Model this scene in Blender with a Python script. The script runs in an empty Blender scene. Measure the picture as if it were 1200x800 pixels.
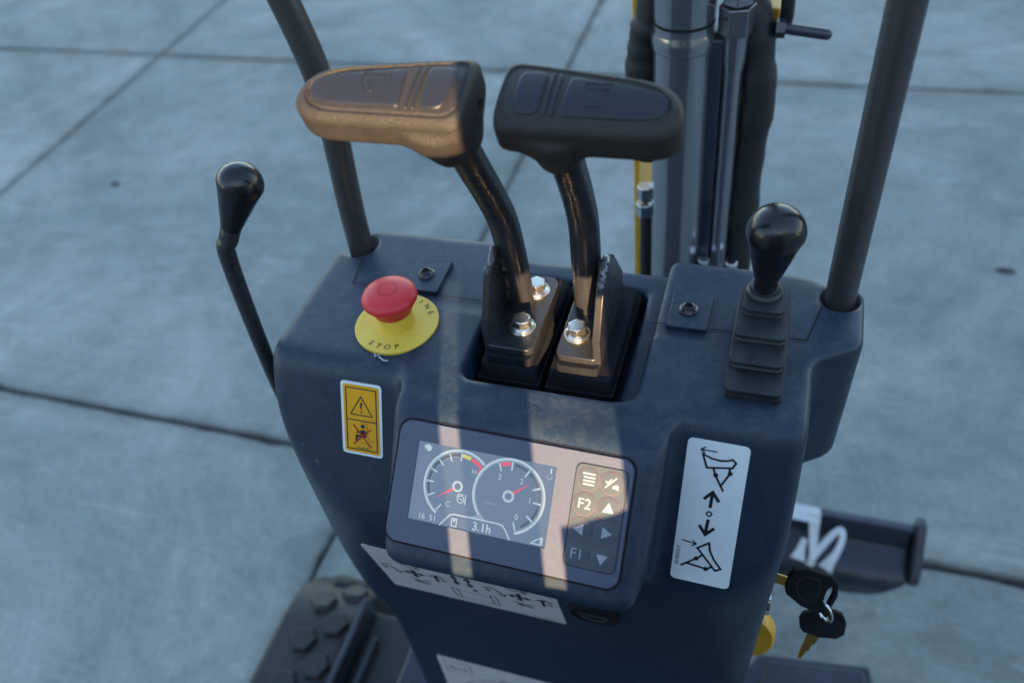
import bpy, bmesh, math, random
import numpy as np
from mathutils import Vector, Matrix

random.seed(7)
SC = bpy.context.scene
COL = SC.collection
R = math.radians

# ------------------------------------------------------------------ camera
CAM_Z = 1.6
cam = bpy.data.cameras.new("camera")
cam_o = bpy.data.objects.new("camera", cam)
COL.objects.link(cam_o)
SC.camera = cam_o
right = Vector((0.9508, 0.2892, -0.1108))
fwd = Vector((-0.2799, 0.6488, -0.7076))
right = (right - fwd.normalized() * right.dot(fwd.normalized())).normalized()
fwd.normalize()
up = right.cross(fwd)
M = Matrix((right, up, -fwd)).transposed().to_4x4()
M.translation = (0, 0, CAM_Z)
cam_o.matrix_world = M
cam.sensor_width = 36.0
cam.lens = 29.43
cam.clip_start = 0.02
cam.clip_end = 2000
cam.dof.use_dof = True
cam.dof.focus_distance = 0.57
cam.dof.aperture_fstop = 5.0

# ------------------------------------------------------------------ world, sun, exposure
SUN_EL = R(14)
SUN_H = Vector((0.32, -0.947, 0)).normalized()          # horizontal direction towards the sun
w = bpy.data.worlds.new("World")
SC.world = w
w.use_nodes = True
nt = w.node_tree
sky = nt.nodes.new("ShaderNodeTexSky")
sky.sky_type = 'NISHITA'
sky.sun_disc = False
sky.sun_elevation = SUN_EL
sky.sun_rotation = math.atan2(SUN_H.x, SUN_H.y)
sky.air_density = 1.0
sky.dust_density = 0.6
sky.ozone_density = 0.75
bg = nt.nodes["Background"]
bg.inputs[1].default_value = 0.15
nt.links.new(sky.outputs[0], bg.inputs[0])

sun = bpy.data.lights.new("sun", 'SUN')
sun.energy = 5.0
sun.angle = R(0.5)
sun.color = (1.0, 0.67, 0.36)
sun_o = bpy.data.objects.new("sun", sun)
COL.objects.link(sun_o)
to_sun = (SUN_H * math.cos(SUN_EL) + Vector((0, 0, math.sin(SUN_EL)))).normalized()
sun_o.rotation_euler = to_sun.to_track_quat('Z', 'Y').to_euler()
sun_o.location = to_sun * 30

SC.view_settings.view_transform = 'Standard'
SC.view_settings.look = 'None'
SC.view_settings.exposure = 2.0
SC.view_settings.gamma = 1.0
SC.render.engine = 'CYCLES'
SC.cycles.use_denoising = True
SC.cycles.max_bounces = 8

# ------------------------------------------------------------------ materials
def mat(name, color, rough=0.5, metal=0.0, var=0.0, vscale=20.0, bump=0.0, bscale=600.0,
        spec=0.5, emit=None, estr=0.0, rvar=0.0, coat=0.0, trans=0.0, col2=None):
    m = bpy.data.materials.new(name)
    m.use_nodes = True
    n = m.node_tree.nodes
    l = m.node_tree.links
    b = n["Principled BSDF"]
    b.inputs["Base Color"].default_value = (*color, 1)
    b.inputs["Roughness"].default_value = rough
    b.inputs["Metallic"].default_value = metal
    b.inputs["Specular IOR Level"].default_value = spec
    b.inputs["Coat Weight"].default_value = coat
    b.inputs["Transmission Weight"].default_value = trans
    if emit:
        b.inputs["Emission Color"].default_value = (*emit, 1)
        b.inputs["Emission Strength"].default_value = estr
    tc = n.new("ShaderNodeTexCoord")
    if var or rvar or col2:
        no = n.new("ShaderNodeTexNoise")
        no.inputs["Scale"].default_value = vscale
        no.inputs["Detail"].default_value = 6
        no.inputs["Roughness"].default_value = 0.65
        l.new(tc.outputs["Object"], no.inputs["Vector"])
        cr = n.new("ShaderNodeValToRGB")
        cr.color_ramp.elements[0].position = 0.35
        cr.color_ramp.elements[1].position = 0.7
        c2 = col2 or tuple(min(1, c * (1 + var) + 0.01 * var) for c in color)
        c1 = color if col2 else tuple(c * (1 - var) for c in color)
        cr.color_ramp.elements[0].color = (*c1, 1)
        cr.color_ramp.elements[1].color = (*c2, 1)
        l.new(no.outputs["Fac"], cr.inputs["Fac"])
        l.new(cr.outputs["Color"], b.inputs["Base Color"])
        if rvar:
            mr = n.new("ShaderNodeMapRange")
            mr.inputs["To Min"].default_value = max(0.03, rough - rvar)
            mr.inputs["To Max"].default_value = min(1, rough + rvar)
            l.new(no.outputs["Fac"], mr.inputs["Value"])
            l.new(mr.outputs["Result"], b.inputs["Roughness"])
    if bump:
        nb = n.new("ShaderNodeTexNoise")
        nb.inputs["Scale"].default_value = bscale
        nb.inputs["Detail"].default_value = 3
        l.new(tc.outputs["Object"], nb.inputs["Vector"])
        bp = n.new("ShaderNodeBump")
        bp.inputs["Strength"].default_value = bump
        bp.inputs["Distance"].default_value = 0.001
        l.new(nb.outputs["Fac"], bp.inputs["Height"])
        l.new(bp.outputs["Normal"], b.inputs["Normal"])
    return m

def concrete():
    m = bpy.data.materials.new("concrete")
    m.use_nodes = True
    n = m.node_tree.nodes
    l = m.node_tree.links
    b = n["Principled BSDF"]
    geo = n.new("ShaderNodeNewGeometry")
    tc = n.new("ShaderNodeTexCoord")
    def noise(scale, detail=6, rough=0.6, vec=None, dist=0.0):
        x = n.new("ShaderNodeTexNoise")
        x.inputs["Scale"].default_value = scale
        x.inputs["Detail"].default_value = detail
        x.inputs["Roughness"].default_value = rough
        x.inputs["Distortion"].default_value = dist
        l.new(vec or geo.outputs["Position"], x.inputs["Vector"])
        return x.outputs["Fac"]
    def ramp(f, *stops):
        r = n.new("ShaderNodeValToRGB")
        e = r.color_ramp.elements
        e[0].position, e[1].position = stops[0][0], stops[-1][0]
        for p, c in stops[1:-1]:
            e.new(p)
        for k, (p, c) in enumerate(stops):
            e[k].color = (*(c if isinstance(c, tuple) else (c, c, c)), 1)
        l.new(f, r.inputs["Fac"])
        return r.outputs["Color"]
    def mix(fac, a, c, mode='MIX'):
        x = n.new("ShaderNodeMix")
        x.data_type = 'RGBA'
        x.blend_type = mode
        if isinstance(fac, float):
            x.inputs[0].default_value = fac
        else:
            l.new(fac, x.inputs[0])
        for i, q in ((6, a), (7, c)):
            if isinstance(q, tuple): x.inputs[i].default_value = (*q, 1)
            else: l.new(q, x.inputs[i])
        return x.outputs[2]
    def mapped(rot, sx, sy):
        mp = n.new("ShaderNodeMapping")
        mp.inputs["Rotation"].default_value = (0, 0, R(rot))
        mp.inputs["Scale"].default_value = (sx, sy, 1)
        l.new(geo.outputs["Position"], mp.inputs["Vector"])
        return mp.outputs["Vector"]
    # broad tone: teal grey damp areas against paler, warmer dry ones
    col = ramp(noise(0.85, 9, 0.72, dist=0.8), (0.36, (0.150, 0.182, 0.178)), (0.50, (0.225, 0.252, 0.242)), (0.64, (0.325, 0.340, 0.320)))
    col = mix(1.0, col, ramp(noise(4.2, 9, 0.74, dist=1.4), (0.32, 0.80), (0.5, 1.0), (0.68, 1.13)), 'MULTIPLY')
    # cloudy trowel marks in two directions
    col = mix(1.0, col, ramp(noise(3.0, 8, 0.74, mapped(28, 1.0, 3.2), 1.6), (0.34, 0.93), (0.68, 1.05)), 'MULTIPLY')
    col = mix(1.0, col, ramp(noise(2.4, 8, 0.72, mapped(-52, 1.0, 3.6), 2.2), (0.34, 0.95), (0.68, 1.04)), 'MULTIPLY')
    # sharp-edged old stains, laitance flakes and pale scrapes
    col = mix(ramp(noise(2.0, 11, 0.80, dist=0.5), (0.555, 0.0), (0.60, 0.22), (0.70, 0.42)), col, (0.13, 0.15, 0.145))
    col = mix(ramp(noise(3.4, 11, 0.80, dist=2.2), (0.57, 0.0), (0.63, 0.20), (0.78, 0.55)), col, (0.46, 0.455, 0.425))
    col = mix(ramp(noise(7.0, 4, 0.6, mapped(15, 0.45, 7.0), 0.8), (0.63, 0.0), (0.68, 0.30)), col, (0.50, 0.49, 0.46))
    # grit, pores and specks
    col = mix(1.0, col, ramp(noise(70, 6, 0.75), (0.32, 0.84), (0.68, 1.13)), 'MULTIPLY')
    col = mix(ramp(noise(46, 4, 0.7), (0.70, 0.0), (0.74, 0.55)), col, (0.09, 0.10, 0.10))
    col = mix(ramp(noise(88, 3, 0.6), (0.735, 0.0), (0.76, 0.6)), col, (0.62, 0.61, 0.58))
    # dirt that gathers along the slab edges
    sep = n.new("ShaderNodeSeparateXYZ"); l.new(tc.outputs["Object"], sep.inputs[0])
    def mth(op, a, c=None):
        x = n.new("ShaderNodeMath"); x.operation = op
        for i, q in enumerate((a, c)):
            if q is None: continue
            if isinstance(q, (int, float)): x.inputs[i].default_value = q
            else: l.new(q, x.inputs[i])
        return x.outputs[0]
    d = mth('SUBTRACT', 0.944, mth('MAXIMUM', mth('ABSOLUTE', sep.outputs["X"]), mth('ABSOLUTE', sep.outputs["Y"])))
    d = mth('ADD', d, mth('MULTIPLY', mth('SUBTRACT', noise(9, 8, 0.75), 0.5), 0.11))
    col = mix(ramp(d, (0.0, 0.62), (0.018, 0.34), (0.055, 0.0)), col, (0.11, 0.12, 0.115))
    l.new(col, b.inputs["Base Color"])
    b.inputs["Roughness"].default_value = 0.7
    b.inputs["Specular IOR Level"].default_value = 0.3
    bp = n.new("ShaderNodeBump")
    bp.inputs["Strength"].default_value = 0.25
    bp.inputs["Distance"].default_value = 0.0015
    l.new(noise(95, 8, 0.75), bp.inputs["Height"])
    l.new(bp.outputs["Normal"], b.inputs["Normal"])
    return m

def console_plastic():
    m = mat("console_plastic", (0.03, 0.045, 0.07), 0.42, bump=0.16, bscale=1300, spec=0.42)
    n = m.node_tree.nodes
    l = m.node_tree.links
    b = n["Principled BSDF"]
    geo = n.new("ShaderNodeNewGeometry")
    def noise(scale, detail=8, rough=0.7, dist=0.0, vec=None):
        x = n.new("ShaderNodeTexNoise")
        x.inputs["Scale"].default_value = scale; x.inputs["Detail"].default_value = detail
        x.inputs["Roughness"].default_value = rough; x.inputs["Distortion"].default_value = dist
        l.new(vec or geo.outputs["Position"], x.inputs["Vector"])
        return x.outputs["Fac"]
    def ramp(f, p0, v0, p1, v1):
        r = n.new("ShaderNodeValToRGB")
        r.color_ramp.elements[0].position = p0; r.color_ramp.elements[1].position = p1
        r.color_ramp.elements[0].color = (*v0, 1); r.color_ramp.elements[1].color = (*v1, 1)
        l.new(f, r.inputs["Fac"])
        return r.outputs["Color"]
    def math_(op, a, c):
        x = n.new("ShaderNodeMath"); x.operation = op; x.use_clamp = True
        for i, q in enumerate((a, c)):
            if isinstance(q, (int, float)): x.inputs[i].default_value = q
            else: l.new(q, x.inputs[i])
        return x.outputs[0]
    def mix(f, a, c):
        x = n.new("ShaderNodeMix"); x.data_type = 'RGBA'
        l.new(f, x.inputs[0])
        for i, q in ((6, a), (7, c)):
            if isinstance(q, tuple): x.inputs[i].default_value = (*q, 1)
            else: l.new(q, x.inputs[i])
        return x.outputs[2]
    n1 = noise(26)
    base = ramp(n1, 0.3, (0.0105, 0.0250, 0.0470), 0.72, (0.0155, 0.0330, 0.0590))
    sep = n.new("ShaderNodeSeparateXYZ"); l.new(geo.outputs["Normal"], sep.inputs[0])
    up_ = math_('MULTIPLY', sep.outputs["Z"], 1.0)
    film = math_('MULTIPLY', math_('MULTIPLY', up_, ramp(noise(85, 9, 0.82, 0.6), 0.46, (0, 0, 0), 0.82, (1, 1, 1))), 0.34)
    base = mix(film, base, (0.17, 0.17, 0.165))
    specks = math_('MULTIPLY', ramp(noise(430, 2, 0.5), 0.71, (0, 0, 0), 0.76, (1, 1, 1)), math_('MULTIPLY', ramp(noise(18, 3), 0.45, (0, 0, 0), 0.65, (1, 1, 1)), 0.30))
    base = mix(specks, base, (0.22, 0.22, 0.22))
    mp = n.new("ShaderNodeMapping"); mp.inputs["Rotation"].default_value = (0, 0, R(38)); mp.inputs["Scale"].default_value = (1, 26, 26)
    l.new(geo.outputs["Position"], mp.inputs["Vector"])
    scr = math_('MULTIPLY', ramp(noise(34, 3, 0.6, 0.4, mp.outputs["Vector"]), 0.69, (0, 0, 0), 0.73, (1, 1, 1)), math_('MULTIPLY', ramp(noise(9, 2), 0.5, (0, 0, 0), 0.62, (1, 1, 1)), 0.16))
    base = mix(scr, base, (0.20, 0.21, 0.22))
    l.new(base, b.inputs["Base Color"])
    mr = n.new("ShaderNodeMapRange"); mr.inputs["To Min"].default_value = 0.32; mr.inputs["To Max"].default_value = 0.52
    l.new(noise(40), mr.inputs["Value"]); l.new(mr.outputs["Result"], b.inputs["Roughness"])
    return m

MAT = dict(
    concrete=concrete(),
    joint=mat("joint_filler", (0.05, 0.052, 0.055), 0.95, var=0.4, vscale=40),
    console=console_plastic(),
    bezel=mat("monitor_plastic", (0.078, 0.092, 0.140), 0.42, var=0.06, vscale=300, bump=0.12, bscale=1500),
    keypad=mat("keypad_membrane", (0.062, 0.080, 0.100), 0.38, var=0.05, vscale=200),
    keyring_line=mat("button_outline", (0.16, 0.10, 0.11), 0.4),
    seam=mat("seam_shadow_gap", (0.008, 0.008, 0.01), 0.9),
    rubber=mat("grip_rubber", (0.025, 0.022, 0.019), 0.52, spec=0.4, bump=0.8, bscale=950, var=0.15, vscale=60),
    pad=mat("grip_pad_rubber", (0.014, 0.016, 0.022), 0.40, bump=0.14, bscale=1200),
    boot=mat("boot_rubber", (0.014, 0.015, 0.019), 0.7, spec=0.08, bump=0.1, bscale=500, var=0.2, vscale=50),
    black=mat("black_paint", (0.026, 0.027, 0.031), 0.28, spec=0.55, bump=0.08, bscale=260, rvar=0.07, vscale=60, var=0.1),
    bellows=mat("bellows_rubber", (0.017, 0.020, 0.025), 0.48, bump=0.15, bscale=400, var=0.35, vscale=60, rvar=0.08),
    weld=mat("weld_bead", (0.06, 0.055, 0.05), 0.33, metal=0.5, bump=0.9, bscale=420, var=0.4, vscale=120),
    bare=mat("bare_metal", (0.16, 0.175, 0.20), 0.36, metal=0.8, bump=0.6, bscale=500, var=0.5, vscale=150),
    knob=mat("knob_plastic", (0.010, 0.010, 0.012), 0.20, bump=0.12, bscale=700, rvar=0.05, vscale=90),
    zinc=mat("zinc_plated_steel", (0.72, 0.68, 0.58), 0.30, metal=1.0, var=0.15, vscale=160, rvar=0.08),
    chrome=mat("chrome", (0.75, 0.76, 0.78), 0.10, metal=1.0),
    brass=mat("brass", (0.72, 0.48, 0.14), 0.28, metal=1.0, var=0.15, vscale=200),
    red=mat("red_plastic", (0.66, 0.028, 0.035), 0.42, var=0.04, vscale=80),
    redrim=mat("red_plastic_groove", (0.42, 0.012, 0.02), 0.5),
    yellow=mat("yellow_label", (0.80, 0.57, 0.075), 0.45, var=0.04, vscale=60),
    amber=mat("amber_label", (0.82, 0.39, 0.004), 0.4, var=0.04, vscale=60),
    white=mat("white_label", (0.78, 0.83, 0.84), 0.38, var=0.03, vscale=60),
    greylabel=mat("grey_white_label", (0.56, 0.55, 0.56), 0.5, var=0.05, vscale=60),
    ink=mat("black_ink", (0.012, 0.012, 0.016), 0.5),
    redink=mat("red_ink", (0.45, 0.02, 0.015), 0.5),
    yelpaint=mat("yellow_paint", (0.62, 0.34, 0.02), 0.35, var=0.08, vscale=15),
    cyl=mat("grey_metallic_paint", (0.32, 0.335, 0.36), 0.16, metal=0.85, bump=0.04, bscale=220, rvar=0.05, vscale=30, coat=0.4),
    hose=mat("hose_sleeve", (0.014, 0.015, 0.018), 0.62, bump=1.0, bscale=70),
    steel=mat("dark_steel_paint", (0.026, 0.034, 0.052), 0.30, var=0.3, vscale=18, bump=0.2, bscale=120, rvar=0.1),
    tube=mat("brown_black_tube_paint", (0.050, 0.048, 0.048), 0.27, bump=0.05, bscale=200, rvar=0.05, vscale=40),
    track=mat("track_rubber", (0.009, 0.010, 0.013), 0.55, var=0.5, vscale=30, bump=0.8, bscale=90, col2=(0.022, 0.023, 0.025)),
    screen=mat("lcd_screen", (0.012, 0.016, 0.024), 0.16, emit=(0.11, 0.155, 0.23), estr=0.28),
    screenlit=mat("lcd_white", (0.05, 0.05, 0.05), 0.3, emit=(0.62, 0.80, 0.92), estr=0.17),
    screengrey=mat("lcd_grey", (0.03, 0.03, 0.03), 0.3, emit=(0.30, 0.42, 0.52), estr=0.2),
    screendark=mat("lcd_dark", (0.02, 0.02, 0.02), 0.3, emit=(0.05, 0.07, 0.09), estr=0.2),
    screenred=mat("lcd_red", (0.06, 0.01, 0.01), 0.3, emit=(0.85, 0.13, 0.20), estr=0.2),
    screenyel=mat("lcd_yellow", (0.05, 0.05, 0.01), 0.3, emit=(0.72, 0.70, 0.16), estr=0.2),
    glyph=mat("keypad_print", (0.33, 0.34, 0.38), 0.45),
    capprint=mat("cap_print", (0.26, 0.26, 0.28), 0.5),
    streak_mask=mat("streak_mask_black", (0.02, 0.02, 0.022), 0.55, bump=0.2, bscale=300),
    blocker_slab=mat("sun_blocker_grey", (0.34, 0.33, 0.31), 0.85, var=0.15, vscale=3),
    scuff=mat("white_scuff", (0.42, 0.44, 0.46), 0.7, var=0.4, vscale=400),
    water=mat("water", (0.9, 0.95, 1.0), 0.03, trans=1.0),
)

# ------------------------------------------------------------------ mesh helpers
class MB:
    """collects shapes in world coordinates, then links them as one mesh object"""
    def __init__(self):
        self.v, self.f, self.mi, self.mats = [], [], [], []
    def _m(self, name):
        if name not in self.mats:
            self.mats.append(name)
        return self.mats.index(name)
    def add(self, verts, faces, m, fr=None):
        o = len(self.v)
        if fr is None:
            self.v += [Vector(p) for p in verts]
        else:
            self.v += [fr @ Vector(p) for p in verts]
        k = self._m(m)
        for f in faces:
            self.f.append(tuple(i + o for i in f))
            self.mi.append(k)
        return self
    def box(self, x0, x1, y0, y1, z0, z1, m, fr=None):
        v = [(x, y, z) for z in (z0, z1) for y in (y0, y1) for x in (x0, x1)]
        f = [(0, 2, 3, 1), (4, 5, 7, 6), (0, 1, 5, 4), (2, 6, 7, 3), (0, 4, 6, 2), (1, 3, 7, 5)]
        return self.add(v, f, m, fr)
    def prism(self, poly, z0, z1, m, fr=None, taper=None):
        n = len(poly)
        a = sum(poly[i][0] * poly[(i + 1) % n][1] - poly[(i + 1) % n][0] * poly[i][1] for i in range(n))
        if a < 0:
            poly = poly[::-1]
        top = poly
        if taper:
            cx = sum(p[0] for p in poly) / n; cy = sum(p[1] for p in poly) / n
            top = [(cx + (p[0] - cx) * taper, cy + (p[1] - cy) * taper) for p in poly]
        v = [(p[0], p[1], z0) for p in poly] + [(p[0], p[1], z1) for p in top]
        f = [tuple(range(n - 1, -1, -1)), tuple(range(n, 2 * n))]
        f += [(i, (i + 1) % n, n + (i + 1) % n, n + i) for i in range(n)]
        return self.add(v, f, m, fr)
    def flat(self, poly, z, m, fr=None):
        n = len(poly)
        a = sum(poly[i][0] * poly[(i + 1) % n][1] - poly[(i + 1) % n][0] * poly[i][1] for i in range(n))
        if a < 0:
            poly = poly[::-1]
        return self.add([(p[0], p[1], z) for p in poly], [tuple(range(n))], m, fr)
    def line(self, pts, wd, z, m, fr=None, closed=False, th=0.00012):
        """printed stroke: a ribbon of width wd through 2D points, mitred"""
        n = len(pts)
        P = [Vector(p) for p in pts]
        L, Rr = [], []
        for i in range(n):
            if closed:
                a, b = P[i - 1], P[(i + 1) % n]
            else:
                a, b = P[max(0, i - 1)], P[min(n - 1, i + 1)]
            d1 = (P[i] - a); d2 = (b - P[i])
            if d1.length < 1e-9: d1 = d2
            if d2.length < 1e-9: d2 = d1
            d1.normalize(); d2.normalize()
            t = d1 + d2
            t = t.normalized() if t.length > 1e-6 else d1
            nn = Vector((-t.y, t.x))
            c = max(0.45, nn.dot(Vector((-d1.y, d1.x))))
            L.append(P[i] + nn * (wd / 2 / c)); Rr.append(P[i] - nn * (wd / 2 / c))
        v = [(p.x, p.y, z) for p in L] + [(p.x, p.y, z) for p in Rr]
        rng = range(n) if closed else range(n - 1)
        f = [(n + i, n + (i + 1) % n, (i + 1) % n, i) for i in rng]
        return self.add(v, f, m, fr)
    def arc(self, cx, cy, r, a0, a1, wd, z, m, fr=None, n=28):
        pts = [(cx + r * math.cos(R(a0 + (a1 - a0) * i / n)), cy + r * math.sin(R(a0 + (a1 - a0) * i / n))) for i in range(n + 1)]
        return self.line(pts, wd, z, m, fr)
    def disc(self, cx, cy, r, z, m, fr=None, n=24):
        return self.flat([(cx + r * math.cos(2 * math.pi * i / n), cy + r * math.sin(2 * math.pi * i / n)) for i in range(n)], z, m, fr)
    def lathe(self, prof, m, fr=None, n=32):
        """prof: (radius, z) from bottom to top"""
        v, f, rows = [], [], []
        for r, z in prof:
            if r < 1e-6:
                rows.append([len(v)]); v.append((0, 0, z))
            else:
                rows.append(list(range(len(v), len(v) + n)))
                v += [(r * math.cos(2 * math.pi * i / n), r * math.sin(2 * math.pi * i / n), z) for i in range(n)]
        for a, b in zip(rows, rows[1:]):
            for i in range(n):
                j = (i + 1) % n
                if len(a) == 1 and len(b) == 1: continue
                if len(a) == 1: f.append((a[0], b[j], b[i]))
                elif len(b) == 1: f.append((a[i], a[j], b[0]))
                else: f.append((a[i], a[j], b[j], b[i]))
        return self.add(v, f, m, fr)
    def tube(self, pts, rad, m, n=20, cap=True, fr=None, steps=0):
        P = [Vector(p) for p in pts]
        if isinstance(rad, (int, float)):
            rad = [rad] * len(P)
        if steps:
            P, rad = smooth_path(P, rad, steps)
        v, f = [], []
        t0 = (P[1] - P[0]).normalized()
        ref = Vector((1, 0, 0)) if abs(t0.x) < 0.9 else Vector((0, 1, 0))
        u = (ref - t0 * ref.dot(t0)).normalized()
        for i, p in enumerate(P):
            t = ((P[min(i + 1, len(P) - 1)] - p).normalized() + (p - P[max(i - 1, 0)]).normalized()).normalized() if 0 < i < len(P) - 1 else \
                ((P[1] - P[0]).normalized() if i == 0 else (P[-1] - P[-2]).normalized())
            u = (u - t * u.dot(t)).normalized()
            w_ = t.cross(u)
            for k in range(n):
                a = 2 * math.pi * k / n
                v.append(p + (u * math.cos(a) + w_ * math.sin(a)) * rad[i])
        for i in range(len(P) - 1):
            for k in range(n):
                j = (k + 1) % n
                f.append((i * n + k, i * n + j, (i + 1) * n + j, (i + 1) * n + k))
        if cap:
            f.append(tuple(range(n - 1, -1, -1)))
            f.append(tuple((len(P) - 1) * n + k for k in range(n)))
        return self.add(v, f, m, fr)
    def text(self, s, size, x, y, z, m, fr=None, rot=0.0, align='CENTER', spread=1.0, bold=0.0, shear=0.0):
        cu = bpy.data.curves.new("t", 'FONT')
        cu.body = s; cu.size = size; cu.align_x = align; cu.align_y = 'CENTER'
        cu.space_character = spread; cu.offset = bold; cu.shear = shear
        cu.resolution_u = 3
        o = bpy.data.objects.new("t", cu)
        COL.objects.link(o)
        me = bpy.data.meshes.new_from_object(o.evaluated_get(bpy.context.evaluated_depsgraph_get()))
        c, s_ = math.cos(rot), math.sin(rot)
        v = [(x + c * q.co.x - s_ * q.co.y, y + s_ * q.co.x + c * q.co.y, z) for q in me.vertices]
        f = [tuple(p.vertices) for p in me.polygons]
        bpy.data.objects.remove(o); bpy.data.curves.remove(cu); bpy.data.meshes.remove(me)
        return self.add(v, f, m, fr)
    def build(self, name, parent=None, bevel=0.0, seg=2, angle=35, smooth=True, loc=None):
        return link_mesh(name, self.v, self.f, self.mi, self.mats, parent, bevel, seg, angle, smooth, loc)

def smooth_path(P, rad, steps):
    out, ro = [], []
    n = len(P)
    for i in range(n - 1):
        p0, p1, p2, p3 = P[max(i - 1, 0)], P[i], P[i + 1], P[min(i + 2, n - 1)]
        for s in range(steps):
            t = s / steps
            out.append(0.5 * ((2 * p1) + (p2 - p0) * t + (2 * p0 - 5 * p1 + 4 * p2 - p3) * t * t + (3 * p1 - p0 - 3 * p2 + p3) * t ** 3))
            ro.append(rad[i] * (1 - t) + rad[i + 1] * t)
    out.append(P[-1]); ro.append(rad[-1])
    return out, ro

WORLD = {}
def link_mesh(name, verts, faces, mi, mats, parent, bevel=0, seg=2, angle=35, smooth=True, loc=None):
    V = np.array([tuple(p) for p in verts], dtype=np.float64)
    c = Vector(loc) if loc is not None else Vector(tuple((V.min(0) + V.max(0)) / 2))
    V = V - np.array(tuple(c))
    me = bpy.data.meshes.new(name)
    me.from_pydata(V.tolist(), [], [tuple(f) for f in faces])
    for k in mats:
        me.materials.append(MAT[k])
    if len(mats) > 1:
        me.polygons.foreach_set("material_index", mi)
    if smooth:
        me.polygons.foreach_set("use_smooth", [True] * len(me.polygons))
        me.update()
        me.set_sharp_from_angle(angle=R(angle))
    me.update()
    o = bpy.data.objects.new(name, me)
    COL.objects.link(o)
    if parent is not None:
        o.parent = parent
        o.location = c - WORLD[parent.name]
    else:
        o.location = c
    WORLD[o.name] = c
    if bevel:
        b = o.modifiers.new("bevel", 'BEVEL')
        b.width = bevel; b.segments = seg; b.limit_method = 'ANGLE'; b.angle_limit = R(angle)
        b.harden_normals = True
    return o

def empty(name, loc, parent=None):
    o = bpy.data.objects.new(name, None)
    o.empty_display_size = 0.05
    COL.objects.link(o)
    loc = Vector(loc)
    if parent is not None:
        o.parent = parent
        o.location = loc - WORLD[parent.name]
    else:
        o.location = loc
    WORLD[o.name] = loc
    return o

def tag(o, label=None, cat=None, group=None, kind=None):
    if label: o["label"] = label
    if cat: o["category"] = cat
    if group: o["group"] = group
    if kind: o["kind"] = kind
    return o

def frame(o, x, y):
    """4x4 from origin, x axis and (roughly) y axis"""
    x = Vector(x).normalized(); y = Vector(y)
    z = x.cross(y).normalized(); y = z.cross(x)
    m = Matrix((x, y, z)).transposed().to_4x4()
    m.translation = Vector(o)
    return m

def rrect(x0, x1, y0, y1, r, n=6):
    p = []
    for cx, cy, a in ((x1 - r, y1 - r, 0), (x0 + r, y1 - r, 90), (x0 + r, y0 + r, 180), (x1 - r, y0 + r, 270)):
        for i in range(n + 1):
            t = R(a + 90 * i / n)
            p.append((cx + r * math.cos(t), cy + r * math.sin(t)))
    return p

def ngon(cx, cy, r, n, a0=0):
    return [(cx + r * math.cos(R(a0) + 2 * math.pi * i / n), cy + r * math.sin(R(a0) + 2 * math.pi * i / n)) for i in range(n)]

# signed distance modelling, for the moulded shells
def smax(a, b, k):
    h = np.maximum(k - np.abs(a - b), 0) / k
    return np.maximum(a, b) + h * h * (k * 0.25)
def smin(a, b, k):
    return -smax(-a, -b, k)
def plane(P, p, n):
    n = np.array(n, float); n /= np.linalg.norm(n)
    return (P[0] - p[0]) * n[0] + (P[1] - p[1]) * n[1] + (P[2] - p[2]) * n[2]
def surface_nets(fun, lo, hi, h):
    ax = [np.arange(lo[i], hi[i] + h, h, dtype=np.float32) for i in range(3)]
    P = (ax[0][:, None, None], ax[1][None, :, None], ax[2][None, None, :])
    f = np.broadcast_to(fun(P), (len(ax[0]), len(ax[1]), len(ax[2]))).astype(np.float32)
    nx, ny, nz = f.shape
    cs = (nx - 1, ny - 1, nz - 1)
    ncell = cs[0] * cs[1] * cs[2]
    ids, pos, quads = [], [], []
    edges = []
    for a in range(3):
        sl0 = [slice(None)] * 3; sl1 = [slice(None)] * 3
        sl0[a] = slice(0, -1); sl1[a] = slice(1, None)
        fa, fb = f[tuple(sl0)], f[tuple(sl1)]
        e = np.argwhere((fa < 0) != (fb < 0))
        va = fa[tuple(e.T)]; vb = fb[tuple(e.T)]
        p = e.astype(np.float64)
        p[:, a] += va / (va - vb)
        b, c = (a + 1) % 3, (a + 2) % 3
        cells = []
        ok = np.ones(len(e), bool)
        for db, dc in ((0, 0), (-1, 0), (-1, -1), (0, -1)):
            q = e.copy(); q[:, b] += db; q[:, c] += dc
            good = np.all((q >= 0) & (q < np.array(cs)), axis=1)
            ok &= good
            idx = (q[:, 0] * cs[1] + q[:, 1]) * cs[2] + q[:, 2]
            cells.append(idx)
            ids.append(idx[good]); pos.append(p[good])
        edges.append((cells, ok, va < 0))
    ids = np.concatenate(ids); pos = np.concatenate(pos)
    uid, inv = np.unique(ids, return_inverse=True)
    cnt = np.bincount(inv)
    V = np.stack([np.bincount(inv, pos[:, i]) / cnt for i in range(3)], 1)
    V = V * h + np.array(lo)
    F = []
    for cells, ok, neg in edges:
        q = np.stack([np.searchsorted(uid, c[ok]) for c in cells], 1)
        s = neg[ok]
        q[~s] = q[~s][:, ::-1]
        F.append(q)
    return V, np.concatenate(F)

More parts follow.
